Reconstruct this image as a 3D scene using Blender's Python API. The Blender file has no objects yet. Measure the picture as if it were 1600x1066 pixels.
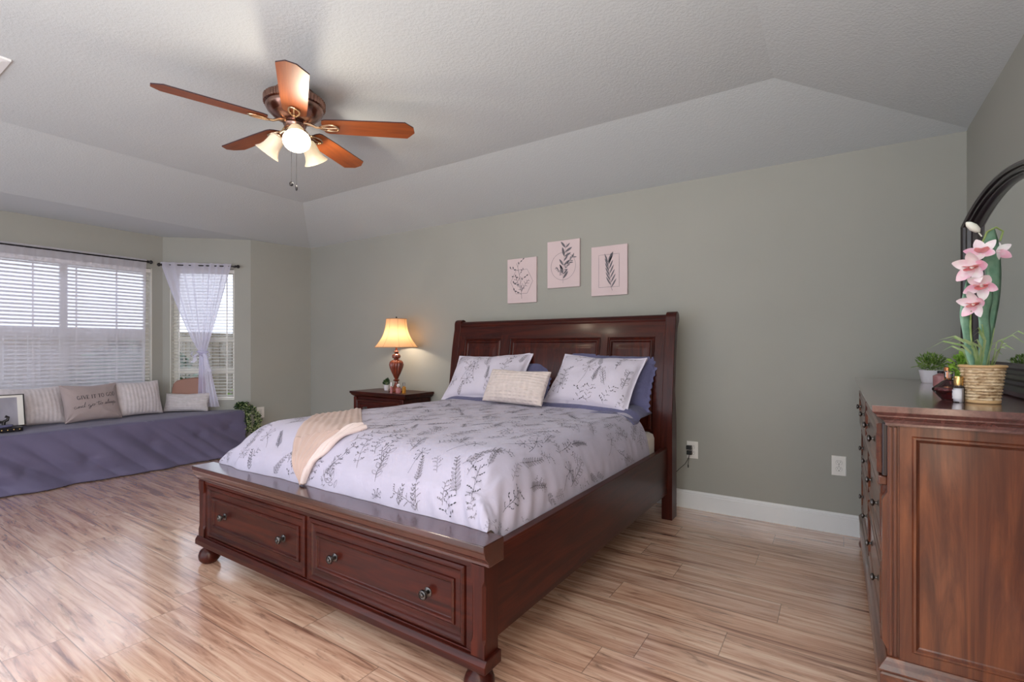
import bpy, bmesh, math, random
from mathutils import Vector, Matrix, noise
sc = bpy.context.scene
col = sc.collection
PI = math.pi
R = math.radians
# ---------------------------------------------------------------- camera, light, exposure
CN = math.hypot(1180, 774.0)
cam_d = bpy.data.cameras.new('camera')
cam = bpy.data.objects.new('camera', cam_d); col.objects.link(cam)
cam.location = (0, 0, 1.196)
cam.rotation_euler = (PI/2, 0, math.atan2(774, 1180))
cam_d.sensor_width = 36.0
cam_d.lens = 36.0*774.0/1600.0
cam_d.shift_y = (543.5-533.0)/1600.0
cam_d.clip_start = 0.02
sc.camera = cam
sc.view_settings.view_transform = 'Standard'
sc.view_settings.look = 'None'
sc.view_settings.gamma = 1.0
sc.view_settings.use_curve_mapping = False
sc.view_settings.exposure = 0.34

world = bpy.data.worlds.new('world'); sc.world = world
world.use_nodes = True
wb = world.node_tree.nodes['Background']
wb.inputs[0].default_value = (0.80, 0.86, 1.0, 1)
wb.inputs[1].default_value = 1.5

def add_light(name, kind, loc, rot=(0, 0, 0), power=10, color=(1, 1, 1), size=None, size_y=None, radius=None):
    d = bpy.data.lights.new(name, kind)
    d.energy = power; d.color = color
    if kind == 'AREA':
        d.shape = 'RECTANGLE'; d.size = size; d.size_y = size_y
    if radius is not None and kind in ('POINT', 'SPOT'):
        d.shadow_soft_size = radius
    o = bpy.data.objects.new(name, d); col.objects.link(o)
    o.location = loc; o.rotation_euler = rot
    return o
# added fill light, set in an unseen opening behind the camera
add_light('rear_fill', 'AREA', (-2.9, -1.36, 1.15), (R(90), 0, 0), 26, (0.94, 0.97, 1.0), 4.6, 2.1)
# added upward fill behind the camera, standing in for a bounced flash
add_light('ceiling_bounce_fill', 'AREA', (-.35, -.80, 1.45), (R(180), 0, 0), 112, (0.97, 0.99, 1.0), 1.0, .5)
# daylight through the bay windows
add_light('bay_daylight', 'AREA', (-9.0, 1.6, 4.6), (R(45), 0, R(-90)), 170, (0.78, 0.82, 1.0), 4.0, 3.0)
# warm lamp light from the doorway side at the right, behind the camera
add_light('hall_light', 'AREA', (.66, -.66, 1.10), (R(90), 0, R(90)), 38, (1, .78, .58), .74, 1.7)

# ---------------------------------------------------------------- node helpers
def srgb(r, g, b):
    f = lambda c: (c/255/12.92) if c/255 <= .04045 else ((c/255+.055)/1.055)**2.4
    return (f(r), f(g), f(b), 1)
class NT:
    def __init__(s, m): s.t = m.node_tree; s.n = s.t.nodes; s.l = s.t.links
    def new(s, typ, **kw):
        n = s.n.new(typ)
        for k, v in kw.items(): setattr(n, k, v)
        return n
    def link(s, a, b): s.l.new(a, b)
    def math(s, op, a, b=None, c=None):
        n = s.n.new('ShaderNodeMath'); n.operation = op
        for i, v in enumerate((a, b, c)):
            if v is None: continue
            if isinstance(v, (int, float)): n.inputs[i].default_value = v
            else: s.l.new(v, n.inputs[i])
        return n.outputs[0]
    def ramp(s, fac, stops):
        n = s.n.new('ShaderNodeValToRGB')
        e = n.color_ramp.elements
        while len(e) < len(stops): e.new(0.5)
        for i, (p, c) in enumerate(stops):
            e[i].position = p; e[i].color = c
        s.l.new(fac, n.inputs[0]); return n.outputs[0]
    def mix(s, fac, a, b, mode='MIX'):
        n = s.n.new('ShaderNodeMix'); n.data_type = 'RGBA'; n.blend_type = mode
        for i, v in ((0, fac), (6, a), (7, b)):
            if isinstance(v, (int, float)): n.inputs[i].default_value = v
            elif isinstance(v, tuple): n.inputs[i].default_value = v
            else: s.l.new(v, n.inputs[i])
        return n.outputs[2]
    def noise(s, vec, scale, detail=3, rough=.5, dist=0):
        n = s.n.new('ShaderNodeTexNoise'); n.inputs['Scale'].default_value = scale
        n.inputs['Detail'].default_value = detail; n.inputs['Roughness'].default_value = rough
        n.inputs['Distortion'].default_value = dist
        if vec is not None: s.l.new(vec, n.inputs['Vector'])
        return n
    def coord(s, scale=(1, 1, 1), rot=(0, 0, 0), kind='Object'):
        tc = s.n.new('ShaderNodeTexCoord'); mp = s.n.new('ShaderNodeMapping')
        mp.inputs['Scale'].default_value = scale; mp.inputs['Rotation'].default_value = rot
        s.l.new(tc.outputs[kind], mp.inputs['Vector']); return mp.outputs[0]
    def bump(s, height, strength=.3, dist=.01):
        n = s.n.new('ShaderNodeBump'); n.inputs['Strength'].default_value = strength
        n.inputs['Distance'].default_value = dist
        s.l.new(height, n.inputs['Height']); return n.outputs[0]

def base_mat(name, color=(.8, .8, .8, 1), rough=.5, metal=0, **kw):
    m = bpy.data.materials.new(name); m.use_nodes = True
    nt = NT(m); b = nt.n['Principled BSDF']
    if len(color) == 3: color = tuple(color)+(1,)
    b.inputs['Base Color'].default_value = color
    b.inputs['Roughness'].default_value = rough
    b.inputs['Metallic'].default_value = metal
    for k, v in kw.items():
        key = k.replace('_', ' ')
        b.inputs[key].default_value = v
    return m, nt, b
def noisy_mat(name, color, rough=.5, metal=0, var=.12, vscale=6, bscale=None, bstr=.2, bdist=.003, **kw):
    m, nt, b = base_mat(name, color, rough, metal, **kw)
    c = tuple(color[:3])
    v = nt.coord()
    n = nt.noise(v, vscale, 3)
    lo = tuple(x*(1-var) for x in c)+(1,); hi = tuple(min(1, x*(1+var)) for x in c)+(1,)
    nt.link(nt.ramp(n.outputs[0], [(.3, lo), (.7, hi)]), b.inputs['Base Color'])
    if bscale:
        n2 = nt.noise(v, bscale, 3)
        nt.link(nt.bump(n2.outputs[0], bstr, bdist), b.inputs['Normal'])
    return m
def wood_mat(name, dark, mid, light, axis='x', scale=1.0, rough=.25, coat=.4):
    m, nt, b = base_mat(name, mid, rough)
    sc_ = {'x': (1.2, 14, 14), 'y': (14, 1.2, 14), 'z': (14, 14, 1.2)}[axis]
    v = nt.coord(tuple(k*scale for k in sc_))
    n = nt.noise(v, 1.6, 5, .6, 1.2)
    c = nt.ramp(n.outputs[0], [(.25, dark), (.5, mid), (.78, light)])
    sc2 = {'x': (4, 160, 160), 'y': (160, 4, 160), 'z': (160, 160, 4)}[axis]
    v2 = nt.coord(sc2)
    n2 = nt.noise(v2, 1.0, 3)
    c2 = nt.mix(.18, c, nt.ramp(n2.outputs[0], [(.35, (.35, .3, .3, 1)), (.6, (1, 1, 1, 1))]), 'MULTIPLY')
    nt.link(c2, b.inputs['Base Color'])
    b.inputs['Coat Weight'].default_value = coat
    b.inputs['Specular IOR Level'].default_value = .20 if coat == .14 else .5
    b.inputs['Coat Roughness'].default_value = .15
    nt.link(nt.bump(n2.outputs[0], .03, .0006), b.inputs['Normal'])
    return m

M = {}
# wall paint
M['wall'] = noisy_mat('wall_paint', srgb(157, 157, 150), .65, var=.02, vscale=2, bscale=180, bstr=.12, bdist=.002)
m, nt, b = base_mat('ceiling_texture', srgb(192, 198, 201), .8)
v = nt.coord(); n = nt.noise(v, 85, 3, .55)
nt.link(nt.bump(nt.ramp(n.outputs[0], [(.40, (0, 0, 0, 1)), (.62, (1, 1, 1, 1))]), .22, .004), b.inputs['Normal'])
M['ceiling'] = m
M['trim'] = noisy_mat('white_trim', srgb(226, 228, 230), .35, var=.01)
M['frame'] = noisy_mat('window_frame_white', srgb(222, 221, 214), .4, var=.02)
# cherry woods
cd, cm_, cl = (.016, .0026, .0020, 1), (.044, .0066, .0038, 1), (.088, .0135, .0055, 1)
for a in 'xyz': M['cherry_'+a] = wood_mat('dark_cherry_'+a, cd, cm_, cl, a, 1.0, .34, .14)
dd, dm, dl = (.038, .010, .007, 1), (.12, .032, .015, 1), (.25, .078, .030, 1)
for a in 'xyz': M['dresser_'+a] = wood_mat('red_cherry_'+a, dd, dm, dl, a, .8, .28, .35)
M['mirror_frame'] = wood_mat('espresso_wood', (.008, .004, .006, 1), (.016, .007, .011, 1), (.03, .013, .02, 1), 'z', 1, .3, .15)
for a in 'x': M['blade'] = wood_mat('fan_blade_wood', (.16, .035, .008, 1), (.26, .06, .012, 1), (.36, .10, .02, 1), 'x', .8, .45, .05)
M['blade_edge'] = noisy_mat('fan_blade_edge', (.03, .01, .015), .4)
M['bronze'] = noisy_mat('antique_copper', (.33, .19, .15), .25, 1, var=.3, vscale=30)
M['brass'] = noisy_mat('brass', (.70, .50, .32), .22, 1, var=.1)
M['knob'] = noisy_mat('pewter_knob', (.13, .12, .115), .28, 1, var=.4, vscale=60)
M['black'] = noisy_mat('black_metal', (.012, .011, .014), .35, .3, var=.2)
M['blackplastic'] = noisy_mat('black_plastic', (.01, .01, .01), .4, var=.2)
M['plate'] = noisy_mat('outlet_plastic', srgb(228, 226, 222), .35, var=.01)
M['slot'] = noisy_mat('dark_slot', (.03, .03, .03), .6)
M['gold'] = noisy_mat('gold_metal', (.75, .5, .2), .25, 1, var=.1)
M['ink'] = noisy_mat('print_ink', (.045, .045, .06), .7, var=.3)
M['inkgrey'] = noisy_mat('print_ink_grey', (.13, .12, .14), .7, var=.3)
M['canvas'] = noisy_mat('blush_canvas', srgb(208, 190, 192), .75, var=.02, bscale=400, bstr=.15, bdist=.001)
M['bed_top'] = wood_mat('polished_cherry_bed', cd, cm_, cl, 'x', 1.0, .25, .9)
M['dresser_top'] = wood_mat('polished_cherry_sheen', (.07, .026, .026, 1), (.13, .052, .048, 1), (.20, .085, .075, 1), 'y', .8, .2, 1.0)  # paler mauve tone paints the wall's reflection into the polished top

def cloth_mat(name, color, var=.06, weave=350, bstr=.25, rough=.85, wr=None, sheen=.15):
    m, nt, b = base_mat(name, color, rough)
    v = nt.coord(); n = nt.noise(v, 5, 4)
    c = tuple(color[:3])
    nt.link(nt.ramp(n.outputs[0], [(.3, tuple(x*(1-var) for x in c)+(1,)), (.7, tuple(min(1, x*(1+var)) for x in c)+(1,))]), b.inputs['Base Color'])
    n2 = nt.noise(v, weave, 2)
    h = n2.outputs[0]
    if wr:
        n3 = nt.noise(v, wr, 4, .55, .6)
        h = nt.math('ADD', nt.math('MULTIPLY', h, .12), nt.math('MULTIPLY', n3.outputs[0], 1.0))
        nt.link(nt.bump(h, bstr, .02), b.inputs['Normal'])
    else:
        nt.link(nt.bump(h, bstr, .001), b.inputs['Normal'])
    b.inputs['Sheen Weight'].default_value = sheen
    return m
M['sham'] = cloth_mat('white_floral_sham', srgb(208, 202, 218), .03, 500, .25, .8, wr=9)
M['duvet'] = cloth_mat('white_floral_cotton', srgb(178, 173, 193), .03, 500, .25, .8, wr=7)
M['quilt'] = cloth_mat('slate_blue_quilt', srgb(92, 92, 128), .12, 300, .5, .85, wr=28)
M['bench'] = cloth_mat('slate_violet_comforter', srgb(97, 92, 122), .05, 400, .25, .7, wr=6)
M['mattress'] = cloth_mat('mattress_fabric', srgb(225, 215, 205), .04)
M['taupe'] = cloth_mat('taupe_cotton', srgb(168, 153, 153), .04, 400, .25, .8, wr=12)
M['throw'] = cloth_mat('tan_plush', srgb(184, 160, 152), .06, 350, .4, .95)
M['throw_back'] = cloth_mat('pale_plush', srgb(208, 192, 190), .05, 300, .4, .95)
M['leather'] = cloth_mat('brown_upholstery', srgb(150, 108, 92), .05, 200, .2, .5)
# ribbed plush / knit
def rib_mat(name, color, axis, freq, bstr=.8, knit=False):
    m, nt, b = base_mat(name, color, .95)
    v = nt.coord()
    sp = nt.new('ShaderNodeSeparateXYZ'); nt.link(v, sp.inputs[0])
    a = sp.outputs[axis]
    n0 = nt.noise(v, 9, 2)
    ww = nt.math('ADD', nt.math('MULTIPLY', a, freq), nt.math('MULTIPLY', n0.outputs[0], 2.2))
    s1 = nt.math('SINE', ww)
    if knit:
        o = sp.outputs[0 if axis else 2]
        s2 = nt.math('SINE', nt.math('MULTIPLY', o, freq*.55))
        s1 = nt.math('MULTIPLY', s1, nt.math('ADD', .6, nt.math('MULTIPLY', s2, .4)))
    n = nt.noise(v, 120, 3)
    h = nt.math('ADD', nt.math('MULTIPLY', s1, .5), nt.math('MULTIPLY', n.outputs[0], .5))
    nt.link(nt.bump(h, bstr, .006), b.inputs['Normal'])
    c = tuple(color[:3])
    nt.link(nt.ramp(nt.noise(v, 30, 3).outputs[0], [(.3, tuple(x*.86 for x in c)+(1,)), (.7, color)]), b.inputs['Base Color'])
    b.inputs['Sheen Weight'].default_value = .3
    return m
M['rib_white'] = rib_mat('ribbed_white_plush', srgb(216, 208, 212), 0, 190, .35)
M['rib_small'] = rib_mat('ribbed_small_white', srgb(212, 205, 208), 2, 330, .6)
M['knit'] = rib_mat('cream_knit', srgb(224, 210, 206), 2, 260, 1.0, True)

# sheer curtain
def sheer_mat(name, opac, color):
    m = bpy.data.materials.new(name); m.use_nodes = True
    nt = NT(m); nt.n.clear()
    out = nt.new('ShaderNodeOutputMaterial')
    tr = nt.new('ShaderNodeBsdfTransparent')
    tl = nt.new('ShaderNodeBsdfTranslucent'); tl.inputs[0].default_value = color
    df = nt.new('ShaderNodeBsdfDiffuse'); df.inputs[0].default_value = color
    mx = nt.new('ShaderNodeMixShader'); mx.inputs[0].default_value = .5
    nt.link(tl.outputs[0], mx.inputs[1]); nt.link(df.outputs[0], mx.inputs[2])
    v = nt.coord((1, 1, .25)); n = nt.noise(v, 14, 3)
    lw = nt.new('ShaderNodeLayerWeight'); lw.inputs[0].default_value = .35
    f = nt.math('ADD', nt.math('MULTIPLY', n.outputs[0], .12), nt.math('ADD', opac-.06, nt.math('MULTIPLY', lw.outputs['Facing'], .3)))
    mm = nt.new('ShaderNodeMixShader'); nt.link(f, mm.inputs[0])
    nt.link(tr.outputs[0], mm.inputs[1]); nt.link(mx.outputs[0], mm.inputs[2])
    nt.link(mm.outputs[0], out.inputs[0])
    return m
M['sheer'] = sheer_mat('sheer_lavender_white', .46, (.86, .84, .98, 1))
M['sheer_dense'] = sheer_mat('sheer_gathered', .74, (.86, .84, .98, 1))
def glass_mat(name, color=(1, 1, 1, 1), rough=0.0, ior=1.45, thin=False):
    m = bpy.data.materials.new(name); m.use_nodes = True
    nt = NT(m); nt.n.clear()
    out = nt.new('ShaderNodeOutputMaterial')
    if thin:
        tr = nt.new('ShaderNodeBsdfTransparent'); tr.inputs[0].default_value = color
        gl = nt.new('ShaderNodeBsdfGlossy'); gl.inputs['Roughness'].default_value = .02
        fr = nt.new('ShaderNodeFresnel'); fr.inputs[0].default_value = 1.45
        mx = nt.new('ShaderNodeMixShader'); nt.link(fr.outputs[0], mx.inputs[0])
        nt.link(tr.outputs[0], mx.inputs[1]); nt.link(gl.outputs[0], mx.inputs[2])
        nt.link(mx.outputs[0], out.inputs[0])
    else:
        g = nt.new('ShaderNodeBsdfGlass'); g.inputs['Color'].default_value = color
        g.inputs['Roughness'].default_value = rough; g.inputs['IOR'].default_value = ior
        nt.link(g.outputs[0], out.inputs[0])
    return m
M['pane'] = glass_mat('window_glass', thin=True)
M['glass_clear'] = glass_mat('bottle_glass', (.95, .95, .97, 1), thin=True)
M['glass_pink'] = noisy_mat('pink_perfume', (.75, .35, .36), .08, var=.2, vscale=25, Transmission_Weight=.5)
M['liquid_red'] = noisy_mat('rose_perfume', (.30, .07, .08), .06, var=.5, vscale=25, Transmission_Weight=.55)
M['liquid_amber'] = noisy_mat('amber_perfume', (.75, .36, .05), .08, var=.3, vscale=25, Transmission_Weight=.5)
M['cap_copper'] = noisy_mat('copper_cap', (.65, .25, .10), .25, .6)
M['mirror'] = base_mat('mirror_glass', (.92, .93, .93, 1), .01, 1)[0]
m, nt, b = base_mat('picture_glass_print', srgb(150, 148, 160), .12)
v = nt.coord((3, 3, 1)); nt.link(nt.ramp(nt.noise(v, 3, 3).outputs[0], [(.3, srgb(140, 139, 152)), (.7, srgb(165, 162, 175))]), b.inputs['Base Color'])
M['print'] = m
# lamp shade
def glow_mat(name, color, strength, ecol, z0, z1):
    m, nt, b = base_mat(name, color, .7)
    b.inputs['Emission Color'].default_value = ecol
    b.inputs['Emission Strength'].default_value = strength
    b.inputs['Transmission Weight'].default_value = 0
    v = nt.coord(); n = nt.noise(v, 40, 3)
    nt.link(nt.bump(n.outputs[0], .1, .001), b.inputs['Normal'])
    return m
m = bpy.data.materials.new('lamp_shade_fabric'); m.use_nodes = True
nt = NT(m); nt.n.clear()
out = nt.new('ShaderNodeOutputMaterial')
tl = nt.new('ShaderNodeBsdfTranslucent'); tl.inputs[0].default_value = (.66, .38, .17, 1)
df = nt.new('ShaderNodeBsdfDiffuse'); df.inputs[0].default_value = (.80, .58, .42, 1)
mx = nt.new('ShaderNodeMixShader'); mx.inputs[0].default_value = .5
v = nt.coord(); n = nt.noise(v, 60, 2); nb = nt.bump(n.outputs[0], .1, .001); nt.link(nb, df.inputs['Normal'])
nt.link(tl.outputs[0], mx.inputs[1]); nt.link(df.outputs[0], mx.inputs[2]); nt.link(mx.outputs[0], out.inputs[0])
M['shade'] = m
M['shade_trim'] = noisy_mat('shade_trim', (.40, .22, .12), .7)
M['lamp_base'] = noisy_mat('lamp_red_wood', (.16, .028, .012), .22, var=.35, vscale=25, Coat_Weight=.5)
def milk(name, es, ecol=(1, .78, .42, 1)):
    m, nt, b = base_mat(name, (.78, .67, .52, 1), .3)
    b.inputs['Emission Color'].default_value = ecol
    v = nt.coord(); n = nt.noise(v, 12, 2)
    nt.link(nt.math('MULTIPLY', nt.math('ADD', .85, nt.math('MULTIPLY', n.outputs[0], .3)), es), b.inputs['Emission Strength'])
    return m
M['milk_faint'] = milk('frosted_glass_faint_glow', .12, (1, .7, .5, 1))  # bulb is off, yet a faint warm glow is added to the glass
M['milk_on'] = milk('frosted_glass_lit', .22, (1, .80, .42, 1))
M['bulb'] = milk('bulb_lit', 3.5, (1, .9, .65, 1))
# plants
def leaf_mat(name, a, b_, rough=.45):
    m, nt, b = base_mat(name, a, rough)
    v = nt.coord(); n = nt.noise(v, 35, 2)
    nt.link(nt.ramp(n.outputs[0], [(.35, a), (.65, b_)]), b.inputs['Base Color'])
    b.inputs['Subsurface Weight'].default_value = 0
    return m
M['leaf_dark'] = leaf_mat('dark_leaf', (.008, .03, .008, 1), (.03, .09, .02, 1))
M['leaf_lime'] = leaf_mat('lime_leaf', (.12, .30, .03, 1), (.35, .55, .08, 1))
M['leaf_moss'] = leaf_mat('moss_leaf', (.06, .14, .02, 1), (.22, .34, .06, 1))
M['leaf_variegated'] = leaf_mat('pale_leaf', (.25, .35, .10, 1), (.55, .60, .35, 1))
M['leaf_strap'] = leaf_mat('sage_strap_leaf', (.16, .32, .22, 1), (.24, .42, .30, 1), .35)
M['leaf_vein'] = noisy_mat('leaf_vein', (.03, .08, .05), .5)
M['grass'] = leaf_mat('grass_blade', (.28, .45, .15, 1), (.50, .60, .33, 1))
M['stem'] = leaf_mat('stem_green', (.20, .30, .08, 1), (.35, .42, .15, 1))
M['petal'] = leaf_mat('orchid_petal', (.88, .74, .80, 1), (.86, .45, .60, 1), .5)
M['petal_white'] = leaf_mat('orchid_petal_white', (.90, .86, .86, 1), (.85, .70, .78, 1), .5)
M['petal_lip'] = leaf_mat('orchid_lip', (.75, .18, .22, 1), (.85, .45, .42, 1), .5)
M['bud'] = leaf_mat('orchid_bud', (.82, .82, .72, 1), (.85, .85, .80, 1), .5)
M['pot'] = noisy_mat('white_ceramic', srgb(225, 222, 228), .3, var=.02)
M['soil'] = noisy_mat('soil', (.05, .035, .025), .9)
m, nt, b = base_mat('seagrass_weave', (.55, .38, .22, 1), .8)
v = nt.coord((1, 1, 2.2)); n = nt.noise(v, 45, 3, .6, .8)
nt.link(nt.ramp(n.outputs[0], [(.32, (.26, .14, .06, 1)), (.5, (.60, .44, .27, 1)), (.68, (.80, .66, .48, 1))]), b.inputs['Base Color'])
nt.link(nt.bump(n.outputs[0], .8, .004), b.inputs['Normal'])
M['weave'] = m
M['rim'] = noisy_mat('wicker_rim', (.62, .40, .20), .6)
M['slat'] = noisy_mat('blind_slat', srgb(225, 224, 220), .5, var=.02)
M['cordw'] = noisy_mat('white_cord', srgb(220, 218, 214), .6)
M['fence'] = noisy_mat('fence_boards', (.20, .16, .11), .8, var=.2)
M['lawn'] = noisy_mat('lawn_grass', (.10, .16, .04), .9, var=.4, vscale=8)
M['siding'] = noisy_mat('pale_siding', (.62, .60, .55), .7)

# floor
m, nt, b = base_mat('laminate_floor', (.5, .35, .25, 1), .2)
v = nt.coord(); sp = nt.new('ShaderNodeSeparateXYZ'); nt.link(v, sp.inputs[0])
X, Y = sp.outputs[0], sp.outputs[1]
PW, PL = .192, 1.215
yr = nt.math('DIVIDE', nt.math('SUBTRACT', Y, .51-.192*10), PW)
row = nt.math('FLOOR', yr); fy = nt.math('FRACT', yr)
wn = nt.new('ShaderNodeTexWhiteNoise', noise_dimensions='1D'); nt.link(nt.math('ADD', row, 7.3), wn.inputs['W'])
xr = nt.math('ADD', nt.math('DIVIDE', X, PL), nt.math('MULTIPLY', wn.outputs[0], 5.0))
xr = nt.math('ADD', xr, 40)
cx_ = nt.math('FLOOR', xr); fx = nt.math('FRACT', xr)
cmb = nt.new('ShaderNodeCombineXYZ'); nt.link(row, cmb.inputs[0]); nt.link(cx_, cmb.inputs[1])
wn2 = nt.new('ShaderNodeTexWhiteNoise', noise_dimensions='2D'); nt.link(cmb.outputs[0], wn2.inputs['Vector'])
rnd = wn2.outputs[0]
# grain, shifted per board
cg = nt.new('ShaderNodeCombineXYZ')
nt.link(nt.math('MULTIPLY', X, .7), cg.inputs[0])
nt.link(nt.math('MULTIPLY', Y, 12.0), cg.inputs[1])
nt.link(nt.math('MULTIPLY', rnd, 37.0), cg.inputs[2])
g1 = nt.noise(cg.outputs[0], 2.2, 6, .6, 1.0)
cbase = nt.ramp(g1.outputs[0], [(.28, srgb(132, 94, 80)), (.43, srgb(200, 158, 136)), (.56, srgb(228, 192, 170)), (.72, srgb(242, 214, 192))])
cf = nt.new('ShaderNodeCombineXYZ')
nt.link(nt.math('MULTIPLY', X, 5.0), cf.inputs[0]); nt.link(nt.math('MULTIPLY', Y, 110.0), cf.inputs[1]); nt.link(nt.math('MULTIPLY', rnd, 11.0), cf.inputs[2])
g2 = nt.noise(cf.outputs[0], 1.0, 4, .6, .3)
c1 = nt.mix(.45, cbase, nt.ramp(g2.outputs[0], [(.30, (.72, .66, .61, 1)), (.55, (1, 1, 1, 1))]), 'MULTIPLY')
# dark knots and streaks
ck = nt.new('ShaderNodeCombineXYZ')
nt.link(nt.math('MULTIPLY', X, 1.6), ck.inputs[0]); nt.link(nt.math('MULTIPLY', Y, 11.0), ck.inputs[1]); nt.link(nt.math('MULTIPLY', rnd, 53.0), ck.inputs[2])
g3 = nt.noise(ck.outputs[0], 1.7, 5, .68, 2.2)
c2 = nt.mix(nt.ramp(g3.outputs[0], [(.565, (0, 0, 0, 1)), (.70, (.62, .62, .62, 1))]), c1, srgb(96, 74, 68))
tone = nt.ramp(rnd, [(0, (.90, .87, .86, 1)), (.5, (1, .98, .95, 1)), (1, (1.0, .92, .85, 1))])
c3 = nt.mix(.8, c2, tone, 'MULTIPLY')
# seams
sy = nt.math('LESS_THAN', nt.math('MINIMUM', fy, nt.math('SUBTRACT', 1, fy)), .010)
sx = nt.math('LESS_THAN', nt.math('MINIMUM', fx, nt.math('SUBTRACT', 1, fx)), .0014)
seam = nt.math('MAXIMUM', sy, sx)
c4 = nt.mix(nt.math('MULTIPLY', seam, .6), c3, (.10, .065, .05, 1))
nt.link(c4, b.inputs['Base Color'])
nt.link(nt.bump(nt.math('ADD', nt.math('MULTIPLY', seam, -1), nt.math('MULTIPLY', g2.outputs[0], .15)), .25, .0015), b.inputs['Normal'])
nt.link(nt.math('ADD', .16, nt.math('MULTIPLY', g2.outputs[0], .12)), b.inputs['Roughness'])
b.inputs['Specular IOR Level'].default_value = 1.0
b.inputs['Coat Weight'].default_value = 1.0; b.inputs['Coat Roughness'].default_value = .14; b.inputs['Coat IOR'].default_value = 1.5
M['floor'] = m
# ---------------------------------------------------------------- mesh helpers
class MB:
    def __init__(s): s.v = []; s.f = []; s.mi = []
    def add(s, vs, fs, mi=0):
        o = len(s.v); s.v += [tuple(p) for p in vs]
        for f in fs: s.f.append(tuple(i+o for i in f)); s.mi.append(mi)
        return s
    def box(s, x0, y0, z0, x1, y1, z1, mi=0):
        vs = [(x0, y0, z0), (x1, y0, z0), (x1, y1, z0), (x0, y1, z0), (x0, y0, z1), (x1, y0, z1), (x1, y1, z1), (x0, y1, z1)]
        return s.add(vs, [(3, 2, 1, 0), (4, 5, 6, 7), (0, 1, 5, 4), (1, 2, 6, 5), (2, 3, 7, 6), (3, 0, 4, 7)], mi)
    def prism(s, pts, axis, a0, a1, mi=0):
        """closed 2D outline extruded along axis; pts are the two remaining coordinates in order"""
        n = len(pts)
        def mk(p, a):
            return {'x': (a, p[0], p[1]), 'y': (p[0], a, p[1]), 'z': (p[0], p[1], a)}[axis]
        vs = [mk(p, a0) for p in pts]+[mk(p, a1) for p in pts]
        fs = [(i, (i+1) % n, n+(i+1) % n, n+i) for i in range(n)]+[tuple(range(n))[::-1], tuple(range(n, 2*n))]
        return s.add(vs, fs, mi)
    def lathe(s, prof, c=(0, 0, 0), n=32, mi=0, mat=None, flute=None, cap=True):
        """prof: list of (r, z)"""
        vs = []; k = len(prof)
        for i in range(n):
            a = 2*PI*i/n
            for j, (r, z) in enumerate(prof):
                rr = r*(1+(flute(a, z) if flute else 0))
                vs.append(Vector((rr*math.cos(a), rr*math.sin(a), z)))
        if mat is not None: vs = [mat @ p for p in vs]
        vs = [(p[0]+c[0], p[1]+c[1], p[2]+c[2]) for p in vs]
        fs = [(i*k+j, ((i+1) % n)*k+j, ((i+1) % n)*k+j+1, i*k+j+1) for i in range(n) for j in range(k-1)]
        if cap:
            if prof[0][0] > 1e-5: fs.append(tuple(i*k for i in range(n))[::-1])
            if prof[-1][0] > 1e-5: fs.append(tuple(i*k+k-1 for i in range(n)))
        return s.add(vs, fs, mi)
    def tube(s, pts, r, n=8, mi=0, closed=False):
        pts = [Vector(p) for p in pts]; m_ = len(pts); vs = []
        prev = None
        for i, p in enumerate(pts):
            if closed: t = (pts[(i+1) % m_]-pts[i-1])
            else: t = (pts[min(i+1, m_-1)]-pts[max(i-1, 0)])
            t.normalize()
            if prev is None:
                a = Vector((0, 0, 1)) if abs(t.z) < .9 else Vector((1, 0, 0))
                u = t.cross(a).normalized()
            else:
                u = (prev-t*prev.dot(t)).normalized()
            prev = u; w_ = t.cross(u)
            rr = r(i/(m_-1)) if callable(r) else r
            for j in range(n):
                a = 2*PI*j/n
                vs.append(p+u*rr*math.cos(a)+w_*rr*math.sin(a))
        fs = []
        for i in range(m_ if closed else m_-1):
            i2 = (i+1) % m_
            for j in range(n):
                fs.append((i*n+j, i*n+(j+1) % n, i2*n+(j+1) % n, i2*n+j))
        if not closed: fs += [tuple(range(n))[::-1], tuple((m_-1)*n+j for j in range(n))]
        return s.add(vs, fs, mi)
    def grid(s, fn, us, vs_, mi=0, flip=False, closed_u=False):
        a, b_ = len(us), len(vs_)
        V = [fn(u, v) for u in us for v in vs_]
        F = []
        for i in range(a if closed_u else a-1):
            i2 = (i+1) % a
            for j in range(b_-1):
                q = (i*b_+j, i2*b_+j, i2*b_+j+1, i*b_+j+1)
                F.append(q[::-1] if flip else q)
        return s.add(V, F, mi)
    def rings(s, o, ux, uy, un, w, h, prof, mi=0, cap=True, curve=None):
        """rectangular moulding: prof = [(inset, height)] rings about a w x h rectangle whose corner is o"""
        o, ux, uy, un = Vector(o), Vector(ux), Vector(uy), Vector(un)
        vs = []; fs = []
        for d, z in prof:
            for (a, b_) in ((d, d), (w-d, d), (w-d, h-d), (d, h-d)):
                vs.append(o+ux*a+uy*b_+un*z)
        for k in range(len(prof)-1):
            for i in range(4):
                fs.append((k*4+i, k*4+(i+1) % 4, (k+1)*4+(i+1) % 4, (k+1)*4+i))
        if cap: fs.append(tuple((len(prof)-1)*4+i for i in range(4)))
        return s.add(vs, fs, mi)
    def ball(s, c, r, n=12, mi=0, sz=(1, 1, 1)):
        k = max(5, n//2)
        prof = [(math.sin(PI*i/k)*r, -math.cos(PI*i/k)*r) for i in range(k+1)]
        prof[0] = (1e-6, -r); prof[-1] = (1e-6, r)
        o = len(s.v)
        s.lathe(prof, (0, 0, 0), n, mi, cap=False)
        for i in range(o, len(s.v)):
            p = s.v[i]; s.v[i] = (p[0]*sz[0]+c[0], p[1]*sz[1]+c[1], p[2]*sz[2]+c[2])
        return s
    def xf(s, mat, start=0):
        for i in range(start, len(s.v)): s.v[i] = tuple(mat @ Vector(s.v[i]))
        return s
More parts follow.
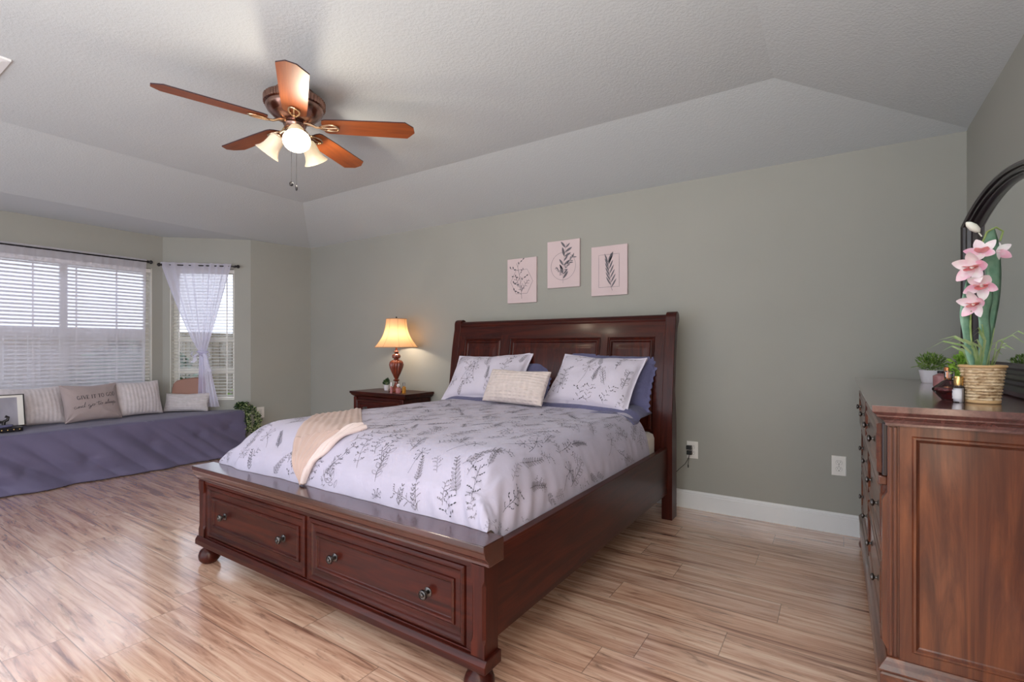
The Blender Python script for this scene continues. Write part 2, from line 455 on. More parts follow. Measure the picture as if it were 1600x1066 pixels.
    def build(s, name, mats, parent=None, loc=(0, 0, 0), rot=(0, 0, 0), smooth=True, bevel=0, fix=True, ang=35):
        me = bpy.data.meshes.new(name)
        me.from_pydata([tuple(p) for p in s.v], [], s.f)
        if not isinstance(mats, (list, tuple)): mats = [mats]
        for m_ in mats: me.materials.append(M[m_] if isinstance(m_, str) else m_)
        me.polygons.foreach_set('material_index', s.mi)
        if fix:
            bm = bmesh.new(); bm.from_mesh(me)
            bmesh.ops.recalc_face_normals(bm, faces=bm.faces); bm.to_mesh(me); bm.free()
        if smooth:
            me.polygons.foreach_set('use_smooth', [True]*len(me.polygons))
            try: me.set_sharp_from_angle(angle=R(ang))
            except Exception: pass
        me.update()
        o = bpy.data.objects.new(name, me); col.objects.link(o)
        o.location = loc; o.rotation_euler = rot
        if parent is not None: o.parent = parent
        if bevel:
            bv = o.modifiers.new('bevel', 'BEVEL'); bv.width = bevel; bv.segments = 2
            bv.limit_method = 'ANGLE'; bv.angle_limit = R(40)
        return o
def tag(o, label=None, cat=None, group=None, kind=None):
    if label: o['label'] = label
    if cat: o['category'] = cat
    if group: o['group'] = group
    if kind: o['kind'] = kind
    return o
def thing(name, label, cat, loc=(0, 0, 0), rz=0, group=None):
    o = bpy.data.objects.new(name, None); col.objects.link(o)
    o.empty_display_size = .1
    o.location = loc; o.rotation_euler = (0, 0, rz)
    return tag(o, label, cat, group)
def struct(o, label=None):
    o['kind'] = 'structure'
    if label: o['label'] = label
    return o
def copy_tree(o, parent=None):
    c = o.copy(); col.objects.link(c)
    if parent is not None: c.parent = parent
    for ch in list(o.children): copy_tree(ch, c)
    return c
def lin(a, b, n): return [a+(b-a)*i/(n-1) for i in range(n)]
def sm(t): t = max(0, min(1, t)); return t*t*(3-2*t)
def nz(x, y, z=0): return noise.noise(Vector((x, y, z)))

# ---------------------------------------------------------------- room shell
XR, YB, ZW, ZC = .625, 3.82, 2.44, 2.63
YF = -1.30
A = Vector((-6.33, 2.50, 0)); Bp = Vector((-5.655, 3.125, 0)); Cn = Vector((-5.53, YB, 0))
L2 = (Bp-A).length; ang2 = math.atan2(Bp.y-A.y, Bp.x-A.x)
struct(MB().box(-6.6, YF-.2, -.1, XR+.15, YB+.15, 0).build('floor', 'floor', smooth=False))
struct(MB().box(-5.6, YB, 0, XR+.15, YB+.15, 2.6).build('wall_back', 'wall', smooth=False))
m_ = MB(); m_.box(XR, -.25, 0, XR+.15, YB, 2.6); m_.box(XR, YF-.15, 0, XR+.15, -1.08, 2.6); m_.box(XR, -1.08, 2.05, XR+.15, -.25, 2.6)
struct(m_.build('wall_right', 'wall', smooth=False))
# left wall stub between bay and back corner (slightly skewed as seen)
struct(MB().prism([(Bp.x, Bp.y), (Cn.x, Cn.y), (Cn.x-.15, Cn.y+.1), (Bp.x-.15, Bp.y+.0)], 'z', 0, 2.6).build('wall_left', 'wall', smooth=False))
def wall_hole(name, L, x0, x1, z0, z1, loc, rz, th=.14):
    """wall along local x, room side at y=0 looking to -y, thickness to +y, with one opening"""
    m_ = MB()
    m_.box(-.0, 0, 0, x0, th, 2.6); m_.box(x1, 0, 0, L, th, 2.6)
    m_.box(x0, 0, 0, x1, th, z0); m_.box(x0, 0, z1, x1, th, 2.6)
    return struct(m_.build(name, 'wall', loc=loc, rot=(0, 0, rz), smooth=False))
# narrow window wall
W2 = (.075, .745, .60, 2.095)
wall_hole('wall_bay_right', L2, W2[0], W2[1], W2[2], W2[3], A, ang2)
# big window wall: local x runs +Y
YB0 = .15
BW = (.06, 2.245, .62, 2.07)
wall_hole('wall_bay', 2.35, BW[0], BW[1], BW[2], BW[3], (A.x, YB0, 0), PI/2)
# far side of the bay, outside the frame
m_ = MB(); Lf = .92
m_.box(0, 0, 0, Lf, .14, 2.6)
struct(m_.build('wall_bay_left', 'wall', loc=(-5.68, -.50, 0), rot=(0, 0, R(135)), smooth=False))
struct(MB().box(-5.85, YF-.15, 0, -5.68, -.42, 2.6).build('wall_left_front', 'wall', smooth=False))
# unseen front wall; its wide opening is added to let fill light in
m_ = MB(); m_.box(-5.85, YF-.15, 0, -5.3, YF, 2.7); m_.box(-.5, YF-.15, 0, XR+.15, YF, 2.7); m_.box(-5.3, YF-.15, 2.25, -.5, YF, 2.7)
struct(m_.build('wall_front', 'wall', smooth=False))
# ceiling: low flat in bay, slopes, raised tray
tx0, tx1, ty0, ty1 = -4.42, -.28, -.45, 2.965
cxl = -5.58
vs = [(cxl, YF-.15, ZW), (XR+.05, YF-.15, ZW), (XR+.05, YB+.02, ZW), (cxl, YB+.02, ZW),
      (tx0, ty0, ZC), (tx1, ty0, ZC), (tx1, ty1, ZC), (tx0, ty1, ZC), (-6.6, YF-.15, ZW), (-6.6, YB+.02, ZW)]
fs = [(4, 5, 6, 7), (0, 1, 5, 4), (1, 2, 6, 5), (2, 3, 7, 6), (3, 0, 4, 7), (8, 0, 3, 9)]
top = [(x, y, z+.12) for x, y, z in vs]
fs2 = [tuple(i+10 for i in f[::-1]) for f in fs]
me_ = MB().add(vs+top, [f[::-1] for f in fs]+fs2)
struct(me_.build('ceiling', 'ceiling', smooth=False, fix=False))
# baseboards
def base_prof(h=.132, t=.016):
    return [(0, 0), (-t, 0), (-t, h*.80), (-t*.75, h*.84), (-t*.75, h*.90), (-t*.35, h*.97), (-t*.3, h), (0, h)]
m_ = MB()
m_.prism([(YB+p[0], p[1]) for p in base_prof()], 'x', -5.53, XR)
struct(m_.build('baseboard_back', 'trim', smooth=False))
m_ = MB(); m_.prism([(XR+p[0], p[1]) for p in base_prof()], 'y', YB-.016, -.25)
struct(m_.build('baseboard_right', 'trim', smooth=False))
m_ = MB(); d_ = (Cn-Bp); Ll = d_.length
m_.prism([(p[0], p[1]) for p in base_prof()], 'x', 0.0, Ll-.02)
struct(m_.build('baseboard_left', 'trim', loc=Bp, rot=(0, 0, math.atan2(d_.y, d_.x)), smooth=False))

# ---------------------------------------------------------------- windows
def window_unit(name, L, zz, loc, rz, mulls=(), rails=()):
    x0, x1, z0, z1 = zz
    root = bpy.data.objects.new(name, None); col.objects.link(root); root.location = loc; root.rotation_euler = (0, 0, rz)
    struct(root)
    y0, y1 = .075, .12
    m_ = MB(); t = .045
    m_.box(x0, y0, z0, x0+t, y1, z1); m_.box(x1-t, y0, z0, x1, y1, z1)
    m_.box(x0+t, y0, z0, x1-t, y1, z0+t); m_.box(x0+t, y0, z1-t, x1-t, y1, z1)
    for x in mulls: m_.box(x-.028, y0, z0+t, x+.028, y1, z1-t)
    for z in rails: m_.box(x0+t, y0+.004, z-.028, x1-t, y1-.004, z+.028)
    m_.build('window_frame', 'frame', root, bevel=.003, smooth=False)
    m_ = MB(); m_.box(x0+t, .095, z0+t, x1-t, .099, z1-t)
    m_.build('window_pane', 'pane', root, smooth=False)
    # painted reveal lining (sill and sides)
    m_ = MB(); e = .006
    m_.box(x0, 0.001, z0, x1, y0, z0+.012); m_.box(x0, .001, z0+.012, x0+e, y0, z1); m_.box(x1-e, .001, z0+.012, x1, y0, z1)
    m_.build('window_lining', 'frame', root, smooth=False)
    return root
def blind(name, label, zz, loc, rz, pitch, tilt, cords):
    x0, x1, z0, z1 = zz
    root = thing(name, label, 'window blind', loc, rz)
    MB().box(x0+.008, .012, z1-.045, x1-.008, .058, z1-.004).build('head_rail', 'slat', root, bevel=.003, smooth=False)
    MB().box(x0+.012, .022, z0+.014, x1-.012, .048, z0+.034).build('bottom_rail', 'slat', root, bevel=.003, smooth=False)
    m_ = MB(); z = z0+.05; wd = .0165
    while z < z1-.055:
        dy, dz = wd*math.cos(tilt), wd*math.sin(tilt)
        vs = [(x, .035+sy*dy, z+sy*dz+(.0016 if abs(sy) < .5 else 0)+th_) for th_ in (0, .0012) for sy in (-1, 0, 1) for x in (x0+.012, x1-.012)]
        m_.add(vs, [(0, 1, 3, 2), (2, 3, 5, 4), (6, 8, 9, 7), (8, 10, 11, 9), (0, 6, 7, 1), (4, 5, 11, 10), (0, 2, 8, 6), (2, 4, 10, 8), (1, 7, 9, 3), (3, 9, 11, 5)])
        z += pitch
    m_.build('slats', 'slat', root)
    for x in cords:
        m_ = MB(); m_.box(x-.006, .0195, z0+.034, x+.006, .0205, z1-.045)
        m_.build('ladder_tape', 'cordw', root, smooth=False)
    return root
bigloc = (A.x, YB0, 0)
window_unit('window_1', 2.35, BW, bigloc, PI/2, mulls=(.80, 1.52), rails=(1.36,))
blind('window_blind', 'white slatted blind behind the sheer curtain on the wide bay window', BW, bigloc, PI/2,   .036, R(35), (.25, 1.28, 1.60, 1.93))
window_unit('window_2', L2, W2, A, ang2, rails=(1.29, .93))
blind('window_blind', 'white slatted blind on the narrow bay window with the tied curtain', W2, A, ang2, .036, R(14), (.16, .66))

# ---------------------------------------------------------------- outside seen through the windows
struct(MB().box(-30, -20, -.25, -6.62, 25, -.2).build('lawn', 'lawn', smooth=False))
rnd = random.Random(3)
def bush(name, label, c, r, h, seed, mat_='leaf_dark', n=900):
    rg = random.Random(seed)
    root = thing(name, label, 'bush', c)
    m_ = MB()
    for i in range(n):
        a = rg.uniform(0, 2*PI); zf = rg.random(); rr = r*math.sqrt(max(.05, 1-(2*zf-1)**2))*(.75+.3*rg.random())
        p = Vector((rr*math.cos(a), rr*math.sin(a), h*zf))
        d1 = Vector((rg.uniform(-1, 1), rg.uniform(-1, 1), rg.uniform(-1, 1))).normalized()*rg.uniform(.05, .11)
        d2 = d1.cross(Vector((rg.uniform(-1, 1), rg.uniform(-1, 1), rg.uniform(-1, 1)))).normalized()*rg.uniform(.02, .04)
        m_.add([p-d1, p+d2, p+d1, p-d2], [(0, 1, 2, 3)])
    m_.build('foliage', mat_, root, smooth=False, fix=False)
    m_ = MB()
    for i in range(5):
        a = i*1.3
        m_.tube([(0, 0, 0), (.15*r*math.cos(a), .15*r*math.sin(a), h*.4), (.4*r*math.cos(a), .4*r*math.sin(a), h*.8)], .02, 6)
    m_.build('stem', 'fence', root)
    m_ = MB(); m_.ball((0, 0, h*.5), 1, 16, 0, (r*.72, r*.72, h*.46))
    m_.build('inner_foliage', 'leaf_dark', root)
    return root
bush('garden_bush', 'dark leafy bush outside the narrow window, tall one in front', (-8.3, 5.6, -.2), .9, 1.75, 1)
bush('garden_bush', 'bright green low bush outside the narrow window near the glass', (-7.2, 4.1, -.2), .45, .85, 2, 'leaf_lime', 500)
bush('garden_bush', 'dark leafy bush outside the wide window beyond the curtain', (-9.6, 3.4, -.2), .9, 1.5, 4)
fr = thing('garden_fence', 'brown board fence outside beyond the bay windows', 'fence', (-11.6, 0, -.2))
m_ = MB(); y = -6.0
while y < 16: m_.box(0, y, 0, .03, y+.14, 1.72); y += .15
m_.build('boards', 'fence', fr, smooth=False)
for k in range(10):
    m_ = MB(); m_.box(.03, -6+k*2.4, 0, .12, -5.9+k*2.4, 1.4); m_.build('post', 'fence', fr, smooth=False)
# ================================================================ BED
BO = Vector((-1.985, 1.318, 0)); BR = R(-.4)
bed = thing('bed', 'dark cherry sleigh bed with storage footboard standing against the back wall', 'bed', BO, BR)
def ringprof(): return None
# footboard cornice slab
m_ = MB()
prof = [(0, .512), (0, .492), (.006, .486), (.010, .470), (.018, .462), (.030, .452), (.030, .440), (.118, .440), (.118, .512)]
y = [p[0] for p in prof]
m_.prism([(p[0], p[1]) for p in prof], 'x', -1.065, 1.065)
m_.build('footboard_top', 'bed_top', bed, bevel=.003, smooth=False)
# footboard body
m_ = MB(); m_.box(-.985, .046, .165, .985, .105, .445)
# rails around drawers, horizontally moulded
m_.box(-.985, .034, .425, .985, .05, .442); m_.box(-.985, .036, .165, .985, .05, .172)
m_.box(-.985, .038, .165, -.955, .05, .44); m_.box(.955, .038, .165, .985, .05, .44)
m_.box(-.012, .040, .17, .012, .05, .43)
m_.build('footboard_frame', 'cherry_x', bed, bevel=.002, smooth=False)
def panel_front(m_, x0, z0, w, h, y0, prof, mi=0):
    m_.rings((x0, y0, z0), (1, 0, 0), (0, 0, 1), (0, -1, 0), w, h, prof, mi)
def knob(parent, x, y, z, d=(0, -1, 0), s=1.0, name='knob'):
    mm = Vector((0, 0, 1)).rotation_difference(Vector(d)).to_matrix().to_4x4()
    prof = [(.0155*s, 0), (.0155*s, .003*s), (.012*s, .005*s), (.006*s, .007*s), (.0055*s, .014*s), (.009*s, .017*s), (.0145*s, .020*s), (.0165*s, .024*s), (.0150*s, .029*s), (.0125*s, .0305*s), (.0118*s, .0285*s), (.0070*s, .0285*s), (.0062*s, .0315*s), (1e-5, .033*s)]
    return MB().lathe(prof, (x, y, z), 20, mat=mm).build(name, 'knob', parent)
dp = [(0, 0), (0, .006), (.004, .011), (.012, .0115), (.020, .006), (.050, .005), (.052, .012), (.057, .0155), (.064, .0155), (.068, .011), (.070, .0045), (.20, .004)]
dp = dp[:-1]
for sx, (x0, x1) in ((-1, (-.955, -.012)), (1, (.012, .955))):
    m_ = MB(); w_ = x1-x0
    m_.box(x0+.003, .040, .178, x1-.003, .09, .424)
    panel_front(m_, x0+.003, .178, w_-.006, .246, .040, [(0, 0), (.002, .007), (.008, .011), (.014, .011), (.020, .006), (.024, .001), (.050, -.002), (.052, .006), (.057, .010), (.063, .009), (.067, .003), (.070, .001)])
    d = m_.build('drawer', 'cherry_x', bed, smooth=False)
    knob(d, x0+w_*.20, .0395, .30, s=1.15); knob(d, x1-w_*.20, .0395, .30, s=1.15)
# fluted-edge posts
def post_poly(side, z):
    # post cross-section with chamfered middle section
    t = sm((z-.20)/.02)*sm((.40-z)/.02)
    c = .010*t
    x0, x1 = (.985, 1.045)
    pts = [(x0, .028), (x1-c, .028), (x1, .028+c), (x1, .108), (x0, .108)]
    if t >= 0: pts = [(x0+c, .028), (x1-c, .028), (x1, .028+c), (x1, .108), (x0, .108), (x0, .028+c)]
    return [(p[0]*side, p[1]) for p in pts]
for side in (-1, 1):
    m_ = MB(); zs = [.165, .19, .195, .20, .205, .21, .22, .38, .39, .395, .40, .405, .41, .44]
    vs = []; fs = []
    for z in zs: vs += [(p[0], p[1], z) for p in post_poly(side, z)]
    for k in range(len(zs)-1):
        for i in range(6): fs.append((k*6+i, k*6+(i+1) % 6, (k+1)*6+(i+1) % 6, (k+1)*6+i))
    fs += [tuple(range(6)), tuple((len(zs)-1)*6+i for i in range(6))]
    m_.add(vs, fs); m_.build('footboard_post', 'cherry_z', bed, smooth=False)
m_ = MB(); pr = [(.014, .098), (.014, .150), (.018, .156), (.026, .166), (.112, .166), (.112, .098)]
m_.prism(pr, 'x', -1.058, 1.058)
m_.build('plinth', 'cherry_x', bed, bevel=.003, smooth=False)
bun = [(.030, .098), (.034, .090), (.028, .084), (.030, .080), (.048, .066), (.056, .045), (.054, .022), (.040, .005), (.034, .0)][::-1]
for x in (-.995, .995):
    MB().lathe(bun, (x, .064, 0), 28).build('bun_foot', 'cherry_x', bed)
KZ = (.540-.147)/(.512-.166)
def fz(z): return .147+(z-.166)*KZ if z > .12 else z*1.05
def remap(o, fn):
    for v in o.data.vertices: v.co = fn(v.co.copy())
for o in list(bed.children):
    remap(o, lambda c: Vector((c.x*.952, c.y, fz(c.z))))
    for k in o.children:
        zc = fz(.30)-.30; x_ = sum(v.co.x for v in k.data.vertices)/len(k.data.vertices)
        remap(k, lambda c: Vector((c.x-x_*.048, c.y, c.z+zc)))
# side rails
for side in (-1, 1):
    m_ = MB()
    a, b_ = sorted((side*.955, side*.985))
    m_.box(a, .108, .180, b_, 2.15, .488)
    a2, b2 = sorted((side*.952, side*.988)); m_.box(a2, .108, .488, b2, 2.15, .500)
    m_.build('side_rail', 'cherry_y', bed, bevel=.002, smooth=False)
# headboard: curve of the front face
def hbf(z):
    if z < .62: return 2.155
    t = (z-.62)/.80
    return 2.155+.018*sm(t*2)+.088*max(0, t)**2.2
def hbb(z):
    base = 2.268 if z < .62 else 2.268+.0*z
    return max(hbf(z)+.055, base-.06*sm((z-.62)/.5)+.02*sm((z-1.0)/.4)) if z > .62 else 2.268
for side in (-1, 1):
    x0, x1 = sorted((side*.945, side*1.018))
    zs = lin(0, .62, 3)+lin(.64, 1.40, 24)
    fr_ = [(hbf(z), z) for z in zs]; bk = [(hbb(z), z) for z in zs]
    # scroll on top
    cyl = []
    cy, cz, rr = hbf(1.40)+.040, 1.408, .047
    for i in range(0, 15):
        a = PI*(1.0-.02)-i*PI*1.28/14
        cyl.append((cy+rr*math.cos(a), cz+rr*math.sin(a)))
    out = fr_[:-1]+cyl+[(bk[-3][0], bk[-3][1])]+bk[:-3][::-1]
    m_ = MB().prism(out, 'x', x0, x1)
    m_.build('headboard_post', 'cherry_z', bed, smooth=True, bevel=.003, ang=30)
# curved headboard body
def hgrid(m_, xs, zs, dfn, mi=0):
    m_.grid(lambda x, z: (x, hbf(z)-dfn(x, z), z), xs, zs, mi)
m_ = MB()
xs = lin(-.99, .99, 3); zs = lin(.40, 1.40, 34)
outl = [(hbf(z)+.022, z) for z in zs]+[(hbf(z)+.050, z) for z in zs[::-1]]
m_.prism(outl, 'x', -.946, .946)
m_.build('headboard_back', 'cherry_x', bed, ang=30)
# top roll rail
cy, cz = hbf(1.40)+.036, 1.396
m_ = MB(); pts = []
for i in range(0, 13):
    a = PI*.98-i*PI*1.15/12; pts.append((cy+.040*math.cos(a), cz+.040*math.sin(a)))
fr_ = [(hbf(z)+.004, z) for z in lin(1.305, 1.385, 6)]
m_.prism(fr_+pts+[(hbf(1.305)+.030, 1.305)], 'x', -.947, .947)
m_.build('headboard_top_rail', 'cherry_x', bed, ang=30)
# stiles
PX = [(-.905, -.425), (-.335, .515), (.580, .945)]
PX = [(-.880, -.475), (-.385, .455), (.515, .875)]
PZ = (.60, 1.275)
sx_ = [(-.946, PX[0][0]), (PX[0][1], PX[1][0]), (PX[1][1], PX[2][0]), (PX[2][1], .946)]
for a, b_ in sx_:
    m_ = MB(); zs = lin(.45, 1.31, 26)
    outl = [(hbf(z)+.004, z) for z in zs]+[(hbf(z)+.026, z) for z in zs[::-1]]
    m_.prism(outl, 'x', a, b_)
    m_.build('headboard_stile', 'cherry_z', bed, smooth=True, bevel=.002, ang=30)
m_ = MB(); zs = lin(PZ[1], 1.31, 4)
m_.prism([(hbf(z)+.0045, z) for z in zs]+[(hbf(z)+.026, z) for z in zs[::-1]], 'x', -.88, .875)
m_.build('headboard_rail', 'cherry_x', bed, ang=30)
for a, b_ in PX:
    pro = [(0, .000), (.004, -.008), (.008, -.010), (.016, -.006), (.022, .000), (.028, .0), (.034, -.010), (.040, -.014), (.060, -.015), (.075, -.010)]
    m_ = MB()
    def dfn(x, z):
        d = min(x-a, b_-x, PZ[1]-z, z-PZ[0])
        d = max(0, d)
        for k in range(len(pro)-1):
            if d <= pro[k+1][0]:
                t = (d-pro[k][0])/(pro[k+1][0]-pro[k][0]); return pro[k][1]*(1-t)+pro[k+1][1]*t
        return pro[-1][1]
    ed = [p[0] for p in pro]
    xs = [a+e for e in ed]+lin(a+.09, b_-.09, 12)+[b_-e for e in ed[::-1]]
    zs = [PZ[0]+e for e in ed]+lin(PZ[0]+.09, PZ[1]-.09, 22)+[PZ[1]-e for e in ed[::-1]]
    m_.grid(lambda x, z: (x, hbf(z)+.002-dfn(x, z), z), xs, zs)
    # close behind
    m_.build('headboard_panel', 'cherry_z', bed, ang=22)
# slat platform under the mattress
m_ = MB()
for k in range(9): m_.box(-.952, .16+k*.225, .27, .952, .25+k*.225, .29)
m_.build('slats', 'cherry_x', bed, smooth=False)

BM = Matrix.Translation(BO) @ Matrix.Rotation(BR, 4, 'Z')
# mattress
m_ = MB(); m_.box(-.915, .165, .30, .915, 2.13, .610)
o = m_.build('mattress', 'mattress', None, BO, (0, 0, BR), bevel=.04); tag(o, 'off-white mattress on the sleigh bed, edge showing by the right headboard post', 'mattress')

# ---------------------------------------------------------------- printed sprig drawings
def leaf_pts(p, ang, l, w, n=7):
    c, s_ = math.cos(ang), math.sin(ang); up = []; dn = []
    for i in range(n):
        t = i/(n-1); ww = w*math.sin(PI*t)**.8
        up.append((p[0]+c*l*t-s_*ww, p[1]+s_*l*t+c*ww)); dn.append((p[0]+c*l*t+s_*ww, p[1]+s_*l*t-c*ww))
    return up, dn
def sprig(kind, rg, S, fill=False):
    """strokes: list of (points, width)"""
    st = []
    n = 9; bend = rg.uniform(-.5, .5)
    stem = []
    x = y = 0; a = PI/2
    for i in range(n+1):
        stem.append((x, y)); a = PI/2+bend*(i/n); x += math.cos(a)*S/n; y += math.sin(a)*S/n
    w = .0017 if S > .10 else .0012
    st.append((stem, w*1.15, 0))
    if kind == 'berry':
        for k in range(3, n+1, 2):
            for sd in (-1, 1):
                p = stem[k-1]; a = PI/2+bend*k/n+sd*rg.uniform(.6, .9); l = S*rg.uniform(.18, .32)*(1-.4*k/n)
                e = (p[0]+math.cos(a)*l, p[1]+math.sin(a)*l); md = ((p[0]+e[0])/2+.01*sd, (p[1]+e[1])/2)
                st.append(([p, md, e], w, 0))
                for j in range(4):
                    aa = a+rg.uniform(-1.1, 1.1); t = rg.uniform(.45, 1); q = (p[0]+(e[0]-p[0])*t, p[1]+(e[1]-p[1])*t)
                    r_ = S*rg.uniform(.04, .08); f = (q[0]+math.cos(aa)*r_, q[1]+math.sin(aa)*r_)
                    st.append(([q, f], w*.8, 0)); st.append((f, S*.014, 1))
    elif kind == 'fern':
        for k in range(1, n+1):
            for sd in (-1, 1):
                p = stem[k]; a = PI/2+bend*k/n+sd*rg.uniform(.55, .8); l = S*.2*(1.15-.7*k/n)
                up, dn = leaf_pts(p, a, l, l*.13)
                if fill: st.append((up+dn[::-1], 0, 2))
                else: st.append((up+dn[::-1], w*.75, 0)); st.append(([p, up[-1]], w*.6, 0))
    elif kind == 'leafy':
        for k in range(2, n+1):
            for sd in ((-1, 1) if k % 2 else (rg.choice((-1, 1)),)):
                p = stem[k-1]; a = PI/2+bend*k/n+sd*rg.uniform(.4, 1.0); l = S*rg.uniform(.16, .28)
                up, dn = leaf_pts(p, a, l, l*(.13 if fill else .22))
                if fill: st.append((up+dn[::-1], 0, 2))
                else: st.append((up+dn[::-1], w*.8, 0)); st.append(([p, up[3], up[-1]], w*.6, 0))
    elif kind == 'twig':
        for k in range(2, n+1):
            sd = -1 if k % 2 else 1
            p = stem[k-1]; a = PI/2+bend*k/n+sd*.7; l = S*rg.uniform(.12, .3)
            pts = [(p[0]+math.cos(a+.3*sd*t)*l*t, p[1]+math.sin(a+.3*sd*t)*l*t) for t in (0, .33, .66, 1)]
            st.append((pts, w*.8, 0))
            for j in range(1, 4):
                q = pts[j]; aa = a+rg.choice((-1, 1))*.6
                up, dn = leaf_pts(q, aa, l*.3, l*.07); st.append((up+dn[::-1], 0, 2))
    elif kind == 'burst':
        c = stem[-1]
        for k in range(9):
            a = 2*PI*k/9+rg.uniform(-.2, .2); l = S*rg.uniform(.2, .34); e = (c[0]+math.cos(a)*l, c[1]+math.sin(a)*l)
            st.append(([c, e], w, 0))
            for j in range(3):
                aa = a+rg.uniform(-.8, .8); f = (e[0]+math.cos(aa)*S*.06, e[1]+math.sin(aa)*S*.06)
                st.append(([e, f], w*.7, 0)); st.append((f, S*.016, 1))
    return st
def emit_strokes(m_, strokes, xf, surf, mi, inside, maxseg=.02, wmul=1.0):
    """xf maps stroke space to surface parameter plane, surf maps parameter plane to 3D (already lifted)"""
    for pts, w, typ in strokes:
        if typ == 1:
            c = xf(pts); k = 6
            ring = [(c[0]+w*math.cos(2*PI*i/k), c[1]+w*math.sin(2*PI*i/k)) for i in range(k)]
            if all(inside(p) for p in ring): m_.add([surf(p) for p in ring], [tuple(range(k))], mi)
            continue
        P = [xf(p) for p in pts]
        if typ == 2:
            if all(inside(p) for p in P):
                h = len(P)//2
                vs = [surf(p) for p in P]
                fs = [(i, i+1, len(P)-2-i, len(P)-1-i) for i in range(h-1)]
                m_.add(vs, fs, mi)
            continue
        Q = [P[0]]
        for i in range(1, len(P)):
            d = math.dist(P[i-1], P[i]); k = max(1, int(d/maxseg+.999))
            for j in range(1, k+1): Q.append((P[i-1][0]+(P[i][0]-P[i-1][0])*j/k, P[i-1][1]+(P[i][1]-P[i-1][1])*j/k))
        if not all(inside(p) for p in Q): continue
        vs = []; h = w*wmul*.5
        for i, p in enumerate(Q):
            a = Q[max(0, i-1)]; b_ = Q[min(len(Q)-1, i+1)]; dx, dy = b_[0]-a[0], b_[1]-a[1]; l = math.hypot(dx, dy) or 1
            nx, ny = -dy/l*h, dx/l*h
            vs.append(surf((p[0]+nx, p[1]+ny))); vs.append(surf((p[0]-nx, p[1]-ny)))
        m_.add(vs, [(2*i, 2*i+1, 2*i+3, 2*i+2) for i in range(len(Q)-1)], mi)
def placer(px, py, ang, sc_=1):
    c, s_ = math.cos(ang)*sc_, math.sin(ang)*sc_
    return lambda p: (px+c*p[0]-s_*p[1], py+s_*p[0]+c*p[1])

# ---------------------------------------------------------------- duvet
DX0, DX1, DY0, DY1 = -.950, .948, .112, 1.89
RL, RRt, RF = .26, .17, .27
HT = .222
aL, aR, aF = .40, .34, .36
wx = (DX1-RRt)-(DX0+RL); wy = DY1-(DY0+RF)
S_TOT = aL+wx+aR; T_TOT = aF+wy
def dux(s_):
    if s_ < aL: ph = s_/aL*PI/2; return DX0+RL*(1-math.cos(ph)), math.sin(ph)
    if s_ > aL+wx: ph = (S_TOT-s_)/aR*PI/2; return DX1-RRt*(1-math.cos(ph)), math.sin(max(0, ph))
    return DX0+RL+(s_-aL), 1
def duy(t):
    if t < aF: ph = t/aF*PI/2; return DY0+RF*(1-math.cos(ph)), math.sin(max(0, ph))
    return DY0+RF+(t-aF), 1
def duvet_raw(s_, t):
    x, px = dux(s_); y, py = duy(t)
    p = px*py
    z0 = .492+.053*sm((.19-y)/.06)
    z = z0+(HT+.235-.22-.0)*0+ (z0*0)+ (.782-.016*sm((y-.3)/1.5)-z0)*p
    # fullness and wrinkles
    z += p*(.010*nz(x*2.2, y*1.6, 1)+.006*nz(x*5, y*4, 5))
    side = 1-px
    fold = (.013*nz(y*7.0+x, x*1.2, 9)+.010*nz(y*16+z0*4, px*2, 4))*side*min(1, px*3+.2)
    if x > 0: x += fold
    else: x -= fold*1.4
    ff = (1-py)*min(1, py*3+.1)
    y += ff*(.022*nz(x*5, y*1.5, 3)+.009*nz(x*15, py*2, 7))
    hem = (1-py)**2
    y += hem*(.020*nz(x*2.3, 0, 5)+.012*nz(x*6.5, 0, 8))
    z -= hem*.004
    # hanging folds gathered near the right foot corner
    dc = (S_TOT-aR*.9)-s_
    g = math.exp(-(dc/.20)**2)*(1-py)*min(1, py*4+.15)
    y += .011*math.sin((s_+t*.55)*62)*g
    g2 = math.exp(-((t-aF*.8)/.22)**2)*(1-px)*min(1, px*4+.1)
    x += .010*math.sin((t-(S_TOT-s_)*.5)*58)*g2
    # radiating folds at the right foot corner
    dx, dy = (S_TOT-aR*.55)-s_, t-aF*.45
    rr = math.hypot(dx, dy)
    if rr < .5:
        an = math.atan2(dy, dx)
        z += .006*math.sin(an*8)*math.exp(-rr*rr/.035)*min(1, rr/.06)*min(1, p*3)
    z -= p*.012*math.exp(-((x-.15)**2)/.5)*0
    return Vector((x, y, z))
GS, GT = 170, 160
gs = lin(0, S_TOT, GS); gt = lin(0, T_TOT, GT)
DG = [[duvet_raw(s_, t) for t in gt] for s_ in gs]
def duvet_at(s_, t, lift=0):
    u = max(0, min(GS-1.0001, s_/S_TOT*(GS-1))); v = max(0, min(GT-1.0001, t/T_TOT*(GT-1)))
    i, j = int(u), int(v); fu, fv = u-i, v-j
    a, b_, c, d = DG[i][j], DG[i+1][j], DG[i+1][j+1], DG[i][j+1]
    p = a*(1-fu)*(1-fv)+b_*fu*(1-fv)+c*fu*fv+d*(1-fu)*fv
    if lift:
        n = ((b_-a)+(c-d)).cross((d-a)+(c-b_)).normalized(); p = p+n*lift
    return p
m_ = MB()
m_.add([DG[i][j] for i in range(GS) for j in range(GT)], [(i*GT+j, (i+1)*GT+j, (i+1)*GT+j+1, i*GT+j+1) for i in range(GS-1) for j in range(GT-1)], 0)
rg = random.Random(11)
kinds = ['berry', 'fern', 'leafy', 'twig', 'burst', 'berry', 'fern']
cells = []
nxs, nys = 15, 14
for i in range(nxs):
    for j in range(nys):
        cells.append(((i+.5+rg.uniform(-.3, .3))/nxs*S_TOT, (j+.35+rg.uniform(-.3, .3))/nys*T_TOT))
